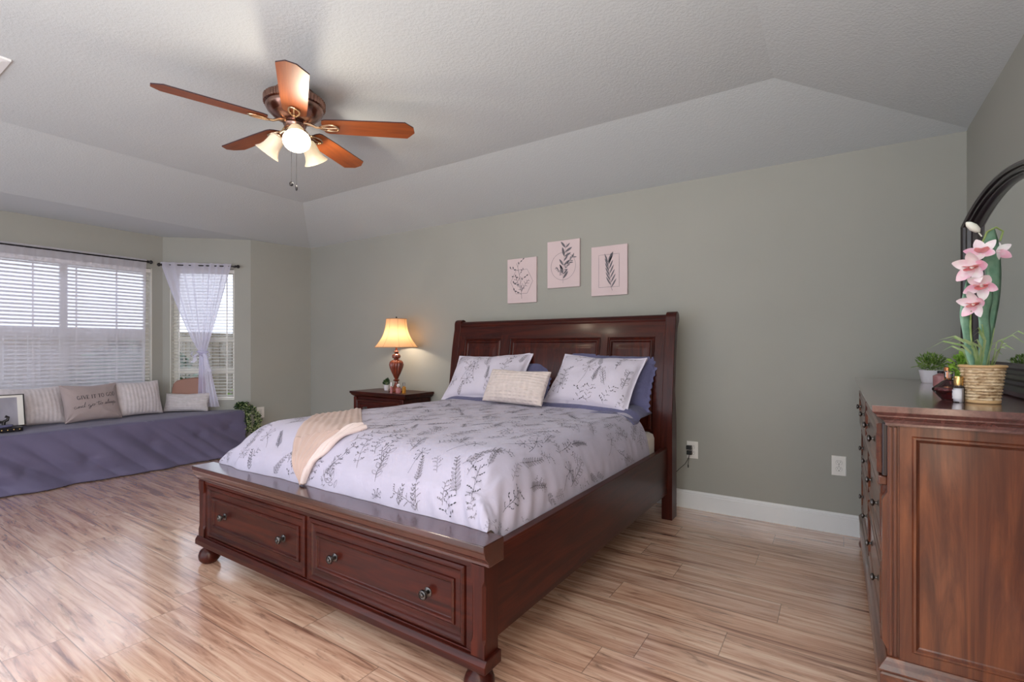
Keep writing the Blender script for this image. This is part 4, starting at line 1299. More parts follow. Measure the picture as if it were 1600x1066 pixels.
# base moulding and apron
lay = [(.024, .215), (.018, .205), (.010, .195), (.002, .182), (.002, .176), (.010, .172), (.006, .165), (.006, .075)]
X0b, Y0b, Y1b = .108, 1.945, 3.655
m_ = MB(); vs = []; fs = []
for d, z in lay: vs += [(X0b+d, Y0b+d, z), (xb, Y0b+d, z), (xb, Y1b-d, z), (X0b+d, Y1b-d, z)]
for k in range(len(lay)-1):
    for i in range(4): fs.append((k*4+i, k*4+(i+1) % 4, (k+1)*4+(i+1) % 4, (k+1)*4+i))
fs += [(0, 1, 2, 3), tuple(range(len(vs)-4, len(vs)))]
m_.add(vs, fs); m_.build('base_moulding', 'dresser_y', DR, bevel=.0015, smooth=False)
for x in (.155, .55):
    for y in (ya+.03, yb-.03): MB().lathe([(r*.85, z*.78) for r, z in bun], (x, y, 0), 24).build('bun_foot', 'dresser_z', DR)
# side framed panel (near end)
for yy, sgn in ((ya+.006, -1), (yb-.006, 1)):
    m_ = MB(); u = (1, 0, 0)
    m_.rings((xf_+.030, yy, .215), (1, 0, 0), (0, 0, 1), (0, sgn, 0), xb-xf_-.030, .735, [(0, 0), (0, .008), (.030, .008), (.034, .012), (.040, .012), (.046, .004), (.050, .001)])
    m_.build('side_panel', 'dresser_z', DR, smooth=False)
    m_ = MB()
    for x in (xf_+.008, xf_+.020):
        m_.box(x-.0045, min(yy, yy+sgn*.005), .215, x+.0045, max(yy, yy+sgn*.005), .945)
    m_.build('reeding', 'dresser_z', DR, bevel=.002, smooth=False)
# corner pilasters
for yy in (ya+.008, yb-.008-.036):
    m_ = MB(); m_.box(.122, yy, .785, .136, yy+.036, .955)
    m_.build('pilaster', 'mirror_frame', DR, bevel=.003, smooth=False)
    m_ = MB(); zs = lin(.23, .735, 20)
    prf = [(.136-.0-.014*sm((z-.23)/.03)*sm((.735-z)/.03), z) for z in zs]
    m_.prism([(p[0]-.0005, p[1]) for p in prf]+[(.1362, .735), (.1362, .23)], 'y', yy, yy+.036)
    m_.build('pilaster', 'dresser_z', DR, smooth=False)
# drawers
rows = [(.790, .945, .112), (.560, .735, .122), (.365, .540, .122), (.225, .348, .122)]
rows = [(.785, .948, .110), (.525, .745, .120), (.235, .495, .120)]
for (z0, z1, xo) in rows:
    for (y0, y1) in ((2.03, 2.785), (2.815, 3.57)):
        m_ = MB(); m_.box(xo+.006, y0, z0, .16, y1, z1)
        m_.rings((xo+.006, y0, z0), (0, 1, 0), (0, 0, 1), (-1, 0, 0), y1-y0, z1-z0, [(0, 0), (.004, .006), (.012, .006), (.020, .001), (.034, .001), (.038, .006), (.044, .006), (.050, .001)])
        d = m_.build('drawer', 'dresser_y', DR, smooth=False)
        for yk in (y0+.19, y1-.19): knob(d, xo+.0065, yk, (z0+z1)/2, (-1, 0, 0), .8)
m_ = MB(); m_.box(.112, ya+.03, .750, .137, yb-.03, .780); m_.build('waist_rail', 'dresser_y', DR, bevel=.004, smooth=False)

# ================================================================ MIRROR
MR = thing('dresser_mirror', 'arched dark wood mirror standing on the back of the dresser', 'mirror', (.535, 2.85, 1.0155))
def arch_outline(hwid, zb, zs_, rise, n=24):
    """points (y,z): bottom left -> up -> arch -> down"""
    pts = [(hwid, zb), (hwid, zs_)]
    for i in range(1, n): 
        t = 1-2*i/n; pts.append((hwid*t, zs_+rise*(1-t*t)))
    pts += [(-hwid, zs_), (-hwid, zb)]
    return pts
def arch_ring(levels, name, mt_, mi=0):
    m_ = MB(); k = None; vs = []; 
    outs = []
    for ins_, x in levels:
        o_ = arch_outline(.575-ins_, ins_ if ins_ else 0, .805-ins_*.25, .072-ins_*.12)
        outs.append([(x, p[0], p[1]) for p in o_])
    n = len(outs[0])
    for o_ in outs: vs += o_
    fs = []
    for a in range(len(outs)-1):
        for i in range(n): fs.append((a*n+i, a*n+(i+1) % n, (a+1)*n+(i+1) % n, (a+1)*n+i))
    m_.add(vs, fs); return m_.build(name, mt_, MR, smooth=True, ang=20)
arch_ring([(0, .062), (0, .010), (.006, 0), (.022, -.002), (.040, .004), (.044, .016), (.056, .018), (.066, .010), (.078, .014), (.082, .028), (.094, .030), (.104, .024), (.112, .030), (.118, .040), (.122, .046)], 'mirror_frame', 'mirror_frame')
m_ = MB(); o_ = arch_outline(.575-.118, .118, .805-.118*.25, .072-.118*.12)
m_.prism([(p[0], p[1]) for p in o_], 'x', .044, .048); m_.build('mirror_glass', 'mirror', MR, smooth=False)
m_ = MB(); o_ = arch_outline(.570, .004, .800, .070); m_.prism(o_, 'x', .050, .060); m_.build('backing_board', 'mirror_frame', MR, smooth=False)

# ================================================================ ON THE DRESSER
TZ = 1.0155
OR = thing('orchid_basket', 'artificial pink orchid with long strap leaves in a woven basket on the dresser', 'potted plant', (.398, 2.200, TZ))
m_ = MB(); prof_ = [(.040, .006), (.043, .008)]+[(.0435+.0125*t+.002*math.sin(t*PI*22), .010+.108*t) for t in lin(0, 1, 60)]+[(.053, .118), (.048, .105), (1e-5, .104)]
m_.lathe(prof_, n=72, flute=lambda a, z: .016*math.sin(a*34+(z*420)) if .008 < z < .116 else 0)
m_.build('basket', 'weave', OR)
m_ = MB(); m_.tube([(.0565*math.cos(a), .0565*math.sin(a), .120) for a in [2*PI*i/40 for i in range(40)]], .0045, 8, closed=True); m_.build('basket_rim', 'rim', OR)
m_ = MB(); m_.lathe([(.042, 0), (.045, .003), (.045, .010), (.041, .013)], n=40); m_.build('basket_base', 'rim', OR)
# view-right direction for laying the bouquet out as it stands: v = camera right in plan
rv = Vector((1180/CN, 774/CN, 0))*0+Vector((.836, .549, 0)); dv = Vector((-.549, .836, 0))
def P3(a, z, d=0): return rv*a+dv*d+Vector((0, 0, z))
def strap(ctrl, wfn, name, mt_, vein=True, parent=OR, twist=0, cup=.25):
    """ctrl: list of (right, up, depth) points; wide ribbon with a mid crease"""
    pts = [P3(a, z, d) for a, z, d in ctrl]
    def bez(t):
        k = t*(len(pts)-1); i = min(int(k), len(pts)-2); f = k-i
        p0 = pts[max(i-1, 0)]; p1 = pts[i]; p2 = pts[i+1]; p3 = pts[min(i+2, len(pts)-1)]
        return .5*((2*p1)+(p2-p0)*f+(2*p0-5*p1+4*p2-p3)*f*f+(3*p1-p0-3*p2+p3)*f**3)
    m_ = MB(); V = []; N = 30
    for i in range(N+1):
        t = i/N; p = bez(t); tg = (bez(min(1, t+.02))-bez(max(0, t-.02))).normalized()
        tw = twist*t; sd = (rv*math.cos(tw)+dv*math.sin(tw)); sd = (sd-tg*sd.dot(tg)).normalized(); nn = tg.cross(sd)
        w_ = wfn(t)
        for q in (-1, -.5, 0, .5, 1): V.append(p+sd*w_*q+nn*w_*cup*abs(q)+nn*.004*math.sin(t*14+q)*abs(q))
    m_.add(V, [(i*5+j, (i+1)*5+j, (i+1)*5+j+1, i*5+j+1) for i in range(N) for j in range(4)])
    o = m_.build(name, mt_, parent, fix=False, ang=80)
    sd_ = o.modifiers.new('solid', 'SOLIDIFY'); sd_.thickness = .0012
    if vein:
        m_ = MB(); m_.tube([V[i*5+2] for i in range(2, N-1)], .0012, 5); m_.build('vein', 'leaf_vein', o)
    return o
lw = lambda w_: (lambda t: w_*(min(1, .45+t*1.4))*(1-max(0, (t-.72)/.28)**2*.97))
strap([(.010, .10, 0), (.020, .25, 0), (.055, .40, .01), (.040, .52, .01), (.038, .575, .0)], lw(.026), 'strap_leaf', 'leaf_strap')
strap([(.0, .10, -.01), (-.004, .22, -.015), (-.006, .33, -.02), (.004, .395, -.02)], lw(.021), 'strap_leaf', 'leaf_strap')
strap([(-.02, .10, .0), (-.034, .20, .01), (-.040, .30, .01), (-.030, .42, .015)], lw(.018), 'strap_leaf', 'leaf_strap')
# flower stem
m_ = MB(); m_.tube([P3(-.02, .10, .01), P3(-.03, .25, .01), P3(-.028, .40, .005), P3(-.010, .50, 0), P3(.015, .560, 0), P3(.045, .575, .0), P3(.068, .562, .0), P3(.058, .53, 0)], .0028, 8)
m_.tube([P3(-.03, .27, .01), P3(-.045, .30, -.01)], .0022, 6)
m_.build('flower_stem', 'stem', OR)
def petal(m_, c, d, up_, L_, W_, curl=.25, mi=0):
    d = Vector(d).normalized(); s_ = d.cross(Vector(up_)).normalized(); n_ = s_.cross(d)
    V = []; N = 9
    for i in range(N):
        t = i/(N-1); w_ = W_*math.sin(PI*min(1, t*.93+.05))**.75
        p = c+d*L_*t+n_*curl*L_*t*t
        for q in (-1, -.5, 0, .5, 1): V.append(p+s_*w_*q+n_*w_*.28*q*q+n_*.05*W_*math.sin(t*9+q*3))
    m_.add(V, [(i*5+j, (i+1)*5+j, (i+1)*5+j+1, i*5+j+1) for i in range(N-1) for j in range(4)], mi)
def bloom(c, face, s_, rollA=0, up_=Vector((0, 0, 1))):
    face = Vector(face).normalized(); r_ = face.cross(up_).normalized(); u_ = r_.cross(face)
    m_ = MB()
    for k in range(5):
        a = PI/2+rollA+2*PI*k/5
        d = r_*math.cos(a)+u_*math.sin(a)+face*.25
        petal(m_, c, d, face, s_*(1.0 if k in (0, 2, 3) else .92), s_*.30, .30, 0 if k % 2 else 1)
    for sg in (-1, 1): petal(m_, c, face*.9+r_*.55*sg-u_*.2, u_, s_*.55, s_*.25, .45, 2)
    petal(m_, c, face*.8-u_*.55, u_, s_*.66, s_*.32, .5, 2)
    m_.ball(c+face*s_*.25, s_*.10, 10, 3)
    return m_.build('orchid_bloom', ['petal', 'petal_white', 'petal_lip', 'bud'], OR, fix=False, ang=80)
bloom(P3(-.044, .445, -.02), -rv*1.0+Vector((0, 0, -.35))-dv*.35, .060, .2)
bloom(P3(-.026, .385, -.03), -rv*.9-dv*.5+Vector((0, 0, -.5)), .052, .6)
bloom(P3(-.038, .325, -.02), -rv*1.0-dv*.2+Vector((0, 0, -.3)), .052, .1)
bloom(P3(-.010, .490, -.01), -rv*.6-dv*.5+Vector((0, 0, .3)), .048, .9)
bloom(P3(.056, .500, .01), rv*.9+dv*.4-Vector((0, 0, .1)), .042, .3)
for (a, z, r_) in ((-.030, .575, .5),):
    m_ = MB(); q = Vector((0, 0, 1)).rotation_difference((-rv*.8+Vector((0, 0, .55))).normalized()).to_matrix().to_4x4()
    m_.lathe([(1e-5, -.028), (.009, -.018), (.0125, 0), (.009, .018), (.003, .027), (1e-5, .029)], P3(a, z), 16, mat=q, cap=False)
    m_.tube([P3(a+.018, z-.018), P3(a+.028, z-.03)], .002, 6)
    m_.build('orchid_bud', 'bud', OR)
rg = random.Random(8)
m_ = MB()
for k in range(26):
    a = rg.uniform(-1, 1); L_ = rg.uniform(.10, .20); dd_ = rg.uniform(-.05, .04)
    if k % 3 == 0: a = -abs(a)
    hx = a*L_*.75
    if k in (2, 5): hx = -.16; L_ = .16
    pts = [P3(a*.03, .10, dd_*.3), P3(hx*.35, .10+L_*.55, dd_), P3(hx*.75, .10+L_*.85*(1-.25*abs(a)), dd_*1.3), P3(hx*1.1, .10+L_*(.9-.45*abs(a)), dd_*1.5)]
    V = []
    for i, p in enumerate(pts):
        w_ = (.0045, .0045, .0032, .0004)[i]; V += [p-rv*w_*.6-Vector((0, 0, w_*.6)), p+rv*w_*.6+Vector((0, 0, w_*.6))]
    m_.add(V, [(0, 2, 3, 1), (2, 4, 5, 3), (4, 6, 7, 5)])
m_.build('grass_blades', 'grass', OR, fix=False)
# small plants behind
def fol2(m_, rg):
    leaf_cluster(m_, (0, 0, .105), .055, .05, .040, 420, .020, .0035, rg, .7)
    for k in range(9):
        a = k*.7+2.6; m_.tube([(0, 0, .07), (.04*math.cos(a), .04*math.sin(a), .09), (.085*math.cos(a), .085*math.sin(a), .078)], .0015, 4)
potted('potted_plant', 'mossy green plant in a white pot at the far end of the dresser', (.405, 3.30, TZ), .052, .066, 'leaf_moss', fol2, seed=9)
def fol3(m_, rg):
    leaf_cluster(m_, (0, 0, .10), .05, .05, .055, 260, .022, .008, rg, .4)
potted('potted_plant', 'lime green leafy plant just behind the orchid basket, close to the mirror', (.435, 2.66, TZ), .036, .055, 'leaf_lime', fol3, seed=10)
# bottles
r_ = thing('perfume_bottle', 'faceted rose-coloured perfume bottle left of the woven basket', 'bottle', (.325, 2.262, TZ))
MB().lathe([(.020, 0), (.022, .002), (.047, .034), (.046, .040), (.018, .066), (.010, .070), (.010, .074)], n=10).build('bottle_body', 'glass_clear', r_, ang=10)
MB().lathe([(.018, .003), (.041, .034), (.036, .044), (1e-5, .044)], n=10).build('perfume', 'liquid_red', r_, ang=10)
MB().lathe([(.012, .074), (.014, .077), (.014, .096), (.011, .100)], n=12).build('cap', 'glass_clear', r_, ang=10)
r_ = thing('perfume_bottle', 'small clear roller bottle with gold cap and white label beside the basket', 'bottle', (.336, 2.178, TZ))
MB().lathe([(.0145, 0), (.0155, .002), (.0155, .050), (.010, .056)], n=28).build('bottle_body', 'glass_clear', r_)
MB().lathe([(.0135, .003), (.0135, .046), (1e-5, .046)], n=20).build('liquid', 'pot', r_)
MB().lathe([(.0120, .056), (.0125, .058), (.0125, .084), (.0115, .086)], n=28).build('cap', 'gold', r_)
m_ = MB(); aa = lin(R(170), R(290), 14)
m_.grid(lambda a, z: (.0159*math.cos(a), .0159*math.sin(a), z), aa, [.012, .042]); lb = m_.build('label', 'pot', r_, fix=False)
m_ = MB()
for z in (.018, .034):
    m_.grid(lambda a, zz: (.0162*math.cos(a), .0162*math.sin(a), zz), lin(R(178), R(196), 4), [z-.003, z+.003])
m_.build('label_mark', 'quilt', lb, fix=False)
bottle('perfume_bottle', 'pink perfume bottle with dark neck in front of the white plant pot', (.403, 3.02, TZ), [(.026, 0), (.028, .004), (.028, .050), (.012, .058), (.010, .062)], 'glass_pink', [(.012, .062), (.012, .070), (.010, .072)], 'black')
bottle('perfume_bottle', 'slim perfume bottle with a tall copper cap on the dresser', (.378, 2.66, TZ), [(.0125, 0), (.0135, .003), (.0135, .040), (.010, .044)], 'glass_pink', [(.0125, .044), (.0125, .098), (.010, .101)], 'cap_copper')
bottle('perfume_bottle', 'clear and dark blue bottle standing far back on the dresser beside the moss plant', (.445, 2.98, TZ), [(.018, 0), (.02, .003), (.02, .065), (.008, .075), (.007, .085)], 'quilt', [(.008, .085), (.008, .115), (.006, .118)], 'glass_clear')

# ================================================================ WINDOW SEAT
ws = None
m_ = MB(); m_.prism([(-5.66, -.35), (-5.66, 3.02), (-5.72, 3.035), (-6.30, 2.46), (-6.30, .20), (-5.78, -.32)], 'z', 0, .475); tag(m_.build('storage_bench', 'trim', None, smooth=False), 'long low bench built into the bay, hidden under the violet comforter', 'bench')
def bench_pt(u, v):
    """u along (Y from -.35 to end), v across: 0 back edge on top ... front edge ... floor"""
    y = -.33+u*(3.03+.33)
    xb_ = -6.315
    if y > 2.44: xb_ = -6.30+(y-2.44)*1.0
    if y < .2: xb_ = -6.30+(.2-y)*1.0
    xb_ = min(xb_, -5.72)
    tv = .52
    endk = sm((y-2.80)/.22)
    if v < tv:
        t = v/tv; x = xb_+( -5.612-xb_)*t; z = .482+.008*nz(x*3, y*2.2, 3)+.004*nz(x*9, y*7, 1)
        if t > .93: z -= .010*((t-.93)/.07)**2
        return (x, y, z)
    t = (v-tv)/(1-tv)
    z = .472*(1-t)+.008*t
    z += .012*math.sin(y*3.1)*t*(1-t)
    x = -5.600+.035*t+.05*t*t*0
    # broad slanting folds running down towards +y
    q = y*1.0+z*1.15
    amp = (.22+.78*sm(t*2))*2.4
    x += amp*(.020*nz(q*2.6, (z-y*.35)*.8, 2)+.020*abs(nz(q*4.2, (z-y*.4)*.7, 6))-.006+.005*nz(q*10, (z-y*.4)*1.6, 5))
    # tufts
    for (ty, tz) in ((1.20, .17), (1.62, .20), (2.12, .25), (2.55, .28), (.70, .16), (2.86, .33)):
        r2 = ((y-ty)/.055)**2+((z-tz)/.05)**2
        x -= .020*math.exp(-r2)
        x += .005*math.exp(-(((y-ty)/.18)**2+((z-tz)/.02)**2))
    # front hem kicks out
    x += .03*sm((t-.8)/.2)
    x -= .10*endk*(1-t)*0
    return (x, y+.02*t*endk, z)
m_ = MB(); vv = lin(0, .50, 22)+lin(.52, 1, 60)
m_.grid(bench_pt, lin(0, 1, 260), vv)
o = m_.build('comforter', 'bench', None, fix=False, ang=80)
sd = o.modifiers.new('solid', 'SOLIDIFY'); sd.thickness = .006; sd.offset = 0
tag(o, 'slate violet tufted comforter draped over the whole window seat down to the floor', 'comforter')
# end drape
BZt = .492
p = pillow('pillow', .46, .37, .16, ['rib_white'], 3, crease=.4, wr=.006); place(p, -6.03, 1.38, BZt, R(97), R(22)); tag(p, 'white ribbed plush pillow on the window seat, left of the one with words', 'pillow', 'ribbed plush pillows on the window seat')
p = pillow('pillow', .44, .37, .16, ['rib_white'], 6, crease=.4, wr=.006); place(p, -6.08, 2.19, BZt, R(93), R(18)); tag(p, 'white ribbed plush pillow on the window seat, right of the one with words', 'pillow', 'ribbed plush pillows on the window seat')
# lettering as strokes
G = {}
def arc(cx_, cy_, rx, ry, a0, a1, n=12): return [(cx_+rx*math.cos(R(a0+(a1-a0)*i/(n-1))), cy_+ry*math.sin(R(a0+(a1-a0)*i/(n-1)))) for i in range(n)]
sf = lambda x, y, w_=.22: ([(x-w_/2, y), (x+w_/2, y)], .05)
G['G'] = [(arc(.42, .5, .36, .5, 50, 330), .11), ([(.78, .05), (.78, .42)], .14), sf(.74, .42, .3)]
G['I'] = [([(.2, 0), (.2, 1)], .15), sf(.2, 0, .36), sf(.2, 1, .36)]
G['V'] = [([(.08, 1), (.42, 0)], .15), ([(.42, 0), (.76, 1)], .06), sf(.08, 1, .3), sf(.76, 1, .3)]
G['E'] = [([(.15, 0), (.15, 1)], .15), ([(.0, 0), (.62, 0), (.62, .2)], .07), ([(.0, 1), (.60, 1), (.60, .8)], .07), ([(.15, .52), (.46, .52)], .07)]
G['T'] = [([(.38, 0), (.38, 1)], .15), ([(.02, .8), (.02, 1), (.74, 1), (.74, .8)], .07), sf(.38, 0, .34)]
G['O'] = [(arc(.42, .5, .38, .5, 0, 360, 22), .11)]
G['D'] = [([(.15, 0), (.15, 1)], .15), ([(.0, 0), (.35, 0)]+arc(.35, .5, .42, .5, -85, 85)+[(.35, 1), (0, 1)], .09)]
WD = {'G': .92, 'I': .44, 'V': .84, 'E': .70, 'T': .76, 'O': .88, 'D': .86, ' ': .38}
def script_strokes():
    """cursive 'and go to sleep' as flowing pen lines"""
    s_ = []; x = 0
    def a_(x): return [arc(x+.16, .16, .15, .15, 60, 380, 12)+[(x+.32, .06), (x+.42, .02), (x+.5, .12)]], .46
    def n_(x): return [[(x-.04, .12), (x+.04, .28), (x+.05, .0), (x+.14, .26), (x+.24, .24), (x+.24, .02), (x+.36, .10)]], .36
    def d_(x): return [arc(x+.16, .16, .15, .14, 60, 370, 12), [(x+.48, .80), (x+.34, .36), (x+.30, .02), (x+.40, .04)]], .52
    def g_(x): return [arc(x+.16, .16, .15, .14, 60, 360, 12)+[(x+.30, -.10), (x+.18, -.36), (x+.02, -.30), (x+.16, -.12), (x+.48, .10)]], .46
    def o_(x): return [arc(x+.15, .15, .14, .15, 90, 450, 14)+[(x+.24, .26), (x+.42, .22)]], .42
    def t_(x): return [[(x+.18, .66), (x+.08, .10), (x+.14, .0), (x+.3, .10)], [(x-.16, .46), (x+.55, .56)]], .28
    def s_l(x): return [[(x-.02, .06), (x+.18, .32), (x+.20, .06), (x+.06, .0), (x-.02, .04)], [(x+.20, .04), (x+.30, .10)]], .30
    def l_(x): return [[(x, .06), (x+.22, .50), (x+.24, .76), (x+.12, .40), (x+.10, .04), (x+.24, .08)]], .24
    def e_(x): return [[(x-.02, .06), (x+.18, .20), (x+.12, .30), (x+.03, .14), (x+.10, .0), (x+.26, .08)]], .25
    def p_(x): return [[(x, .1), (x+.10, .30), (x-.04, -.42)], arc(x+.18, .14, .13, .14, 140, -150, 12)+[(x+.2, -.02), (x+.45, .1)]], .4
    for w_ in ((a_, n_, d_), (g_, o_), (t_, o_), (s_l, l_, e_, e_, p_)):
        for f in w_:
            st, adv = f(x); s_ += st; x += adv
        x += .24
    return s_, x
def quote(m_, surf, W, H):
    ins_ = lambda p: abs(p[0]) < W/2*.98 and abs(p[1]) < H/2
    txt = 'GIVE IT TO GOD'; tot = sum(WD[c]+.14 for c in txt); k = .335/tot; x = -.335/2+.022
    hh = .038
    for c in txt:
        for pts, w_ in G.get(c, []):
            P_ = [(x+q[0]*k, .030+q[1]*hh+.07*(x)) for q in pts]
            emit_strokes(m_, [(P_, w_*k*1.25, 0)], lambda p: p, surf, 1, ins_, .01)
        x += (WD[c]+.14)*k
    st, tot = script_strokes(); k = .372/tot; x0_ = -.372/2+.010
    for pts in st:
        P_ = [(x0_+q[0]*k, -.052+q[1]*.062+.10*(x0_+q[0]*k)) for q in pts]
        emit_strokes(m_, [(P_, .0036, 0)], lambda p: p, surf, 1, ins_, .006)
p = pillow('pillow', .46, .37, .15, ['taupe', 'ink'], 12, crease=.9, wr=.007, res=60, strokes=quote); place(p, -5.985, 1.79, BZt, R(97), R(20), R(0)); tag(p, 'taupe pillow reading GIVE IT TO GOD and go to sleep on the window seat', 'pillow')
p = pillow('pillow', .46, .21, .12, ['rib_small'], 9, crease=.4, wr=.003); place(p, -6.02, 2.60, BZt, R(42), R(20)); tag(p, 'small white ridged pillow at the right corner of the window seat', 'pillow')
# brown rounded backrest
m_ = MB(); pts = [(-.20, 0), (-.205, .12), (-.198, .25), (-.185, .30), (-.15, .335), (-.08, .355), (.0, .364), (.08, .368), (.13, .366), (.15, .35), (.155, .30), (.155, 0)]
m_.prism(pts, 'y', -.017, .017)
o = m_.build('backrest_cushion', 'leather', None, (A.x+.31*math.cos(ang2)+.032*math.sin(ang2), A.y+.31*math.sin(ang2)-.032*math.cos(ang2), BZt), (R(-1), 0, ang2), bevel=.012); tag(o, 'brown rounded backrest cushion behind the small white pillow and the tied curtain', 'cushion')
# framed picture and ornament at the left edge
fr = thing('picture_frame', 'thin black framed picture standing on the window seat at the left edge', 'picture frame', (-5.895, 1.05, BZt+.03))
fr.rotation_euler = (0, 0, R(90))
tl_ = Matrix.Rotation(R(-12), 4, 'X')
m_ = MB(); m_.rings((-.23, 0, .0), (1, 0, 0), (0, 0, 1), (0, -1, 0), .46, .275, [(0, 0), (0, .014), (.006, .014), (.007, .006)], cap=False); m_.xf(tl_); m_.build('frame', 'black', fr, smooth=False)
m_ = MB(); m_.box(-.226, -.006, .004, .226, -.0005, .271); m_.xf(tl_); m_.build('picture', 'print', fr, smooth=False)
m_ = MB(); m_.box(.185, -.0075, .006, .222, -.0062, .268); m_.box(-.224, -.0075, .250, .185, -.0062, .268); m_.xf(tl_); m_.build('mount', 'plate', fr, smooth=False)
og = thing('desk_ornament', 'black ornament with curved handle and gold studded base on the window seat', 'ornament', (-5.83, 1.08, BZt)); og.rotation_euler = (0, 0, R(90))
m_ = MB(); m_.box(-.17, -.06, .0, .16, .06, .034); b0 = m_.build('base', 'black', og, bevel=.004, smooth=False)
for k in range(9):
    MB().ball((-.15+k*.036, -.061, .017), .006, 8).build('stud', 'gold', b0)
m_ = MB(); pts = [(.11*math.cos(a), .05*math.sin(a)) for a in [2*PI*i/32 for i in range(32)]]
m_.prism([(p[0], p[1]*.9) for p in pts], 'z', .036, .056); m_.build('body', 'quilt', og, bevel=.006)
m_ = MB(); m_.tube([(-.16, 0, .04), (-.16, 0, .075), (-.02, 0, .088), (.045, 0, .082), (.075, 0, .095), (.080, 0, .118), (.062, 0, .128)], .011, 10); m_.tube([(.055, 0, .088), (.05, 0, .04)], .012, 10); m_.build('handle', 'black', og)
# trailing ivy over the right end
iv = thing('trailing_ivy', 'artificial trailing greenery spilling over the right end of the window seat', 'plant', (-5.66, 3.04, BZt))
rg = random.Random(21)
m_ = MB(); paths = [[(-.06, -.04, .03), (0, -.02, .045), (.05, 0, .01), (.07, .01, -.08), (.075, .015, -.17), (.07, .03, -.25)], [(-.05, -.02, .04), (.03, .02, .05), (.08, .06, .0), (.105, .10, -.07), (.11, .115, -.14), (.09, .10, -.21), (.085, .07, -.26)]]
for pth in paths: m_.tube(pth, .003, 6)
m_.build('vine', 'stem', iv)
m_ = MB(); m2 = MB()
for pi_, pth in enumerate(paths):
    for i in range(len(pth)-1):
        a, b_ = Vector(pth[i]), Vector(pth[i+1])
        for k in range(5):
            c = a.lerp(b_, k/5)
            leaf_cluster(m_, c, .030, .030, .028, 14, .022, .009, rg, .1)
            leaf_cluster(m2, c+Vector((.008, .004, 0)), .034, .034, .030, 5+4*(i > 2), .020, .009, rg, .1)
leaf_cluster(m_, (-.02, -.01, .05), .06, .05, .03, 120, .024, .010, rg, .4)
m_.build('foliage', 'leaf_dark', iv, smooth=False, fix=False)
m2.build('pale_foliage', 'leaf_variegated', iv, smooth=False, fix=False)

# ================================================================ CURTAINS
def rod(name, label, p0, p1, ends, off_dir):
    root = thing(name, label, 'curtain rod', ((p0[0]+p1[0])/2, (p0[1]+p1[1])/2, p0[2]))
    c = Vector(root.location); a, b_ = Vector(p0)-c, Vector(p1)-c
    MB().tube([a, b_], .0075, 10).build('rod', 'black', root)
    d = (b_-a).normalized()
    for e, sgn in ((a, -1), (b_, 1)):
        m_ = MB(); q = Vector((0, 0, 1)).rotation_difference(d*sgn).to_matrix().to_4x4()
        m_.lathe([(.008, 0), (.014, .002), (.014, .010), (.009, .014), (.012, .020), (.019, .030), (.020, .038), (.014, .048), (1e-5, .052)], e, 18, mat=q); m_.build('finial', 'black', root)
        m_ = MB(); m_.tube([e-d*sgn*.03, e-d*sgn*.03+Vector(off_dir)], .005, 8); m_.build('bracket', 'black', root)
    return root
rod('curtain_rod', 'thin black curtain rod across the top of the wide bay window', (A.x+.07, YB0+.02, 2.13), (A.x+.07, 2.325, 2.13), 0, (-.07, 0, 0))
e2 = Vector((math.cos(ang2), math.sin(ang2), 0)); n2 = Vector((math.sin(ang2), -math.cos(ang2), 0))
def wp(s_, off, z): q = A+e2*s_+n2*off; return (q.x, q.y, z)
rod('curtain_rod', 'short black curtain rod over the narrow bay window', wp(.03, .07, 2.118), wp(.775, .07, 2.118), 0, -n2*.07)
m_ = MB()
def big_sheer(y, z):
    k = sm((2.14-z)/.3)
    x = A.x+.070+.0035*math.sin(y*90+1.5*math.sin(y*9))*(1-.6*k)+.012*k*nz(y*3, z*.7, 3)
    return (x, y-.01*(2.14-z), z)
m_.grid(big_sheer, lin(.20, 2.315, 430), lin(.52, 2.155, 26))
o = m_.build('sheer_curtain', 'sheer', None, fix=False, ang=80); tag(o, 'straight lavender-white sheer curtain over the wide bay window', 'curtain')
CT = .445
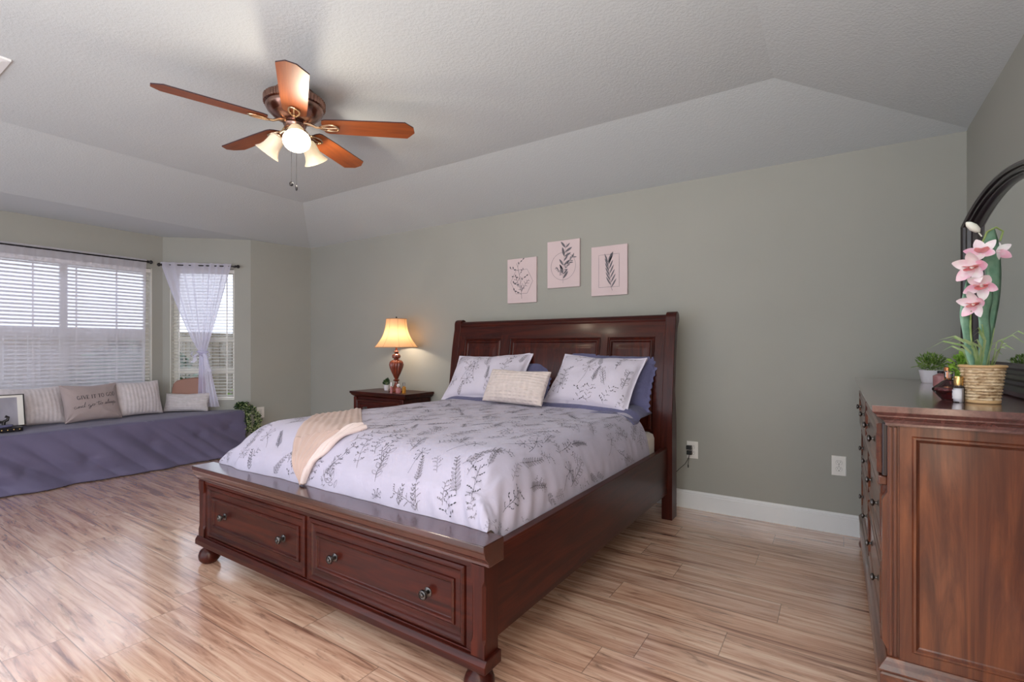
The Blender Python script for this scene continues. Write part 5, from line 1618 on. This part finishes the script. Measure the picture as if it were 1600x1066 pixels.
def tied(u, z):
    """u -1..1"""
    zt, zk = 2.135, 1.155
    if z > zk:
        t = (z-zk)/(zt-zk)
        lft = .035+(.435*.0); hl = (CT-.02)*(t**.82); hr = (.735-CT)*(t**.95)
        w_l = .040+hl-.03*t; w_r = .040+hr-.03*t
    else:
        t = (zk-z)/(zk-.53); w_l = .040+.015*t; w_r = .040+.135*t
        hl = hr = 0
    s_ = CT+(u*w_l if u < 0 else u*w_r)+.0
    f = .2+.8*abs((z-zk))
    off = .078+(.010*min(1, .4+f))*math.sin(u*26)+.008*math.sin(u*11+z*2)
    off += (.03*math.exp(-((z-zk)/.1)**2))*math.cos(u*PI/2)
    q = A+e2*s_+n2*max(off, .045); return (q.x, q.y, z)
m_ = MB(); m_.grid(tied, lin(-1, 1, 220), lin(.53, 2.145, 90))
o = m_.build('sheer_curtain', 'sheer_dense', None, fix=False, ang=80); tag(o, 'sheer white curtain gathered and tied with a bow on the narrow bay window', 'curtain')
m_ = MB()
cb = A+e2*CT+n2*.085
m_.tube([Vector((cb.x, cb.y, 1.150))+e2*.048*math.cos(a)+n2*.034*math.sin(a) for a in [2*PI*i/24 for i in range(24)]], .012, 8, closed=True)
def loop(cx_, cz, w_, h_, sgn):
    pts = []
    V = []
    for i in range(13):
        a = PI*2*i/12; r1 = math.sin(a/2)
        p_ = cb+e2*(sgn*w_*math.sin(a/2)**1.0*(1))+Vector((0, 0, 1.135+cz+h_*math.sin(a)))+n2*(.045+.02*math.sin(a/2))
        V += [p_-n2*.018, p_+n2*.018]
    m_.add(V, [(2*i, 2*i+2, 2*i+3, 2*i+1) for i in range(12)])
loop(0, -.01, .085, .030, -1); loop(0, -.02, .095, .034, 1)
for sgn, L_ in ((1, .20), (-1, .10)):
    V = []
    for i in range(9):
        t = i/8; p_ = cb+e2*sgn*(.03+.055*t+.01*math.sin(t*7))+Vector((0, 0, 1.13-L_*t))+n2*(.05+.01*math.sin(t*5))
        V += [p_-e2*(.012+.012*t), p_+e2*(.012+.012*t)]
    m_.add(V, [(2*i, 2*i+2, 2*i+3, 2*i+1) for i in range(8)])
bw = m_.build('bow_tie', 'sheer_dense', o, fix=False, ang=80)
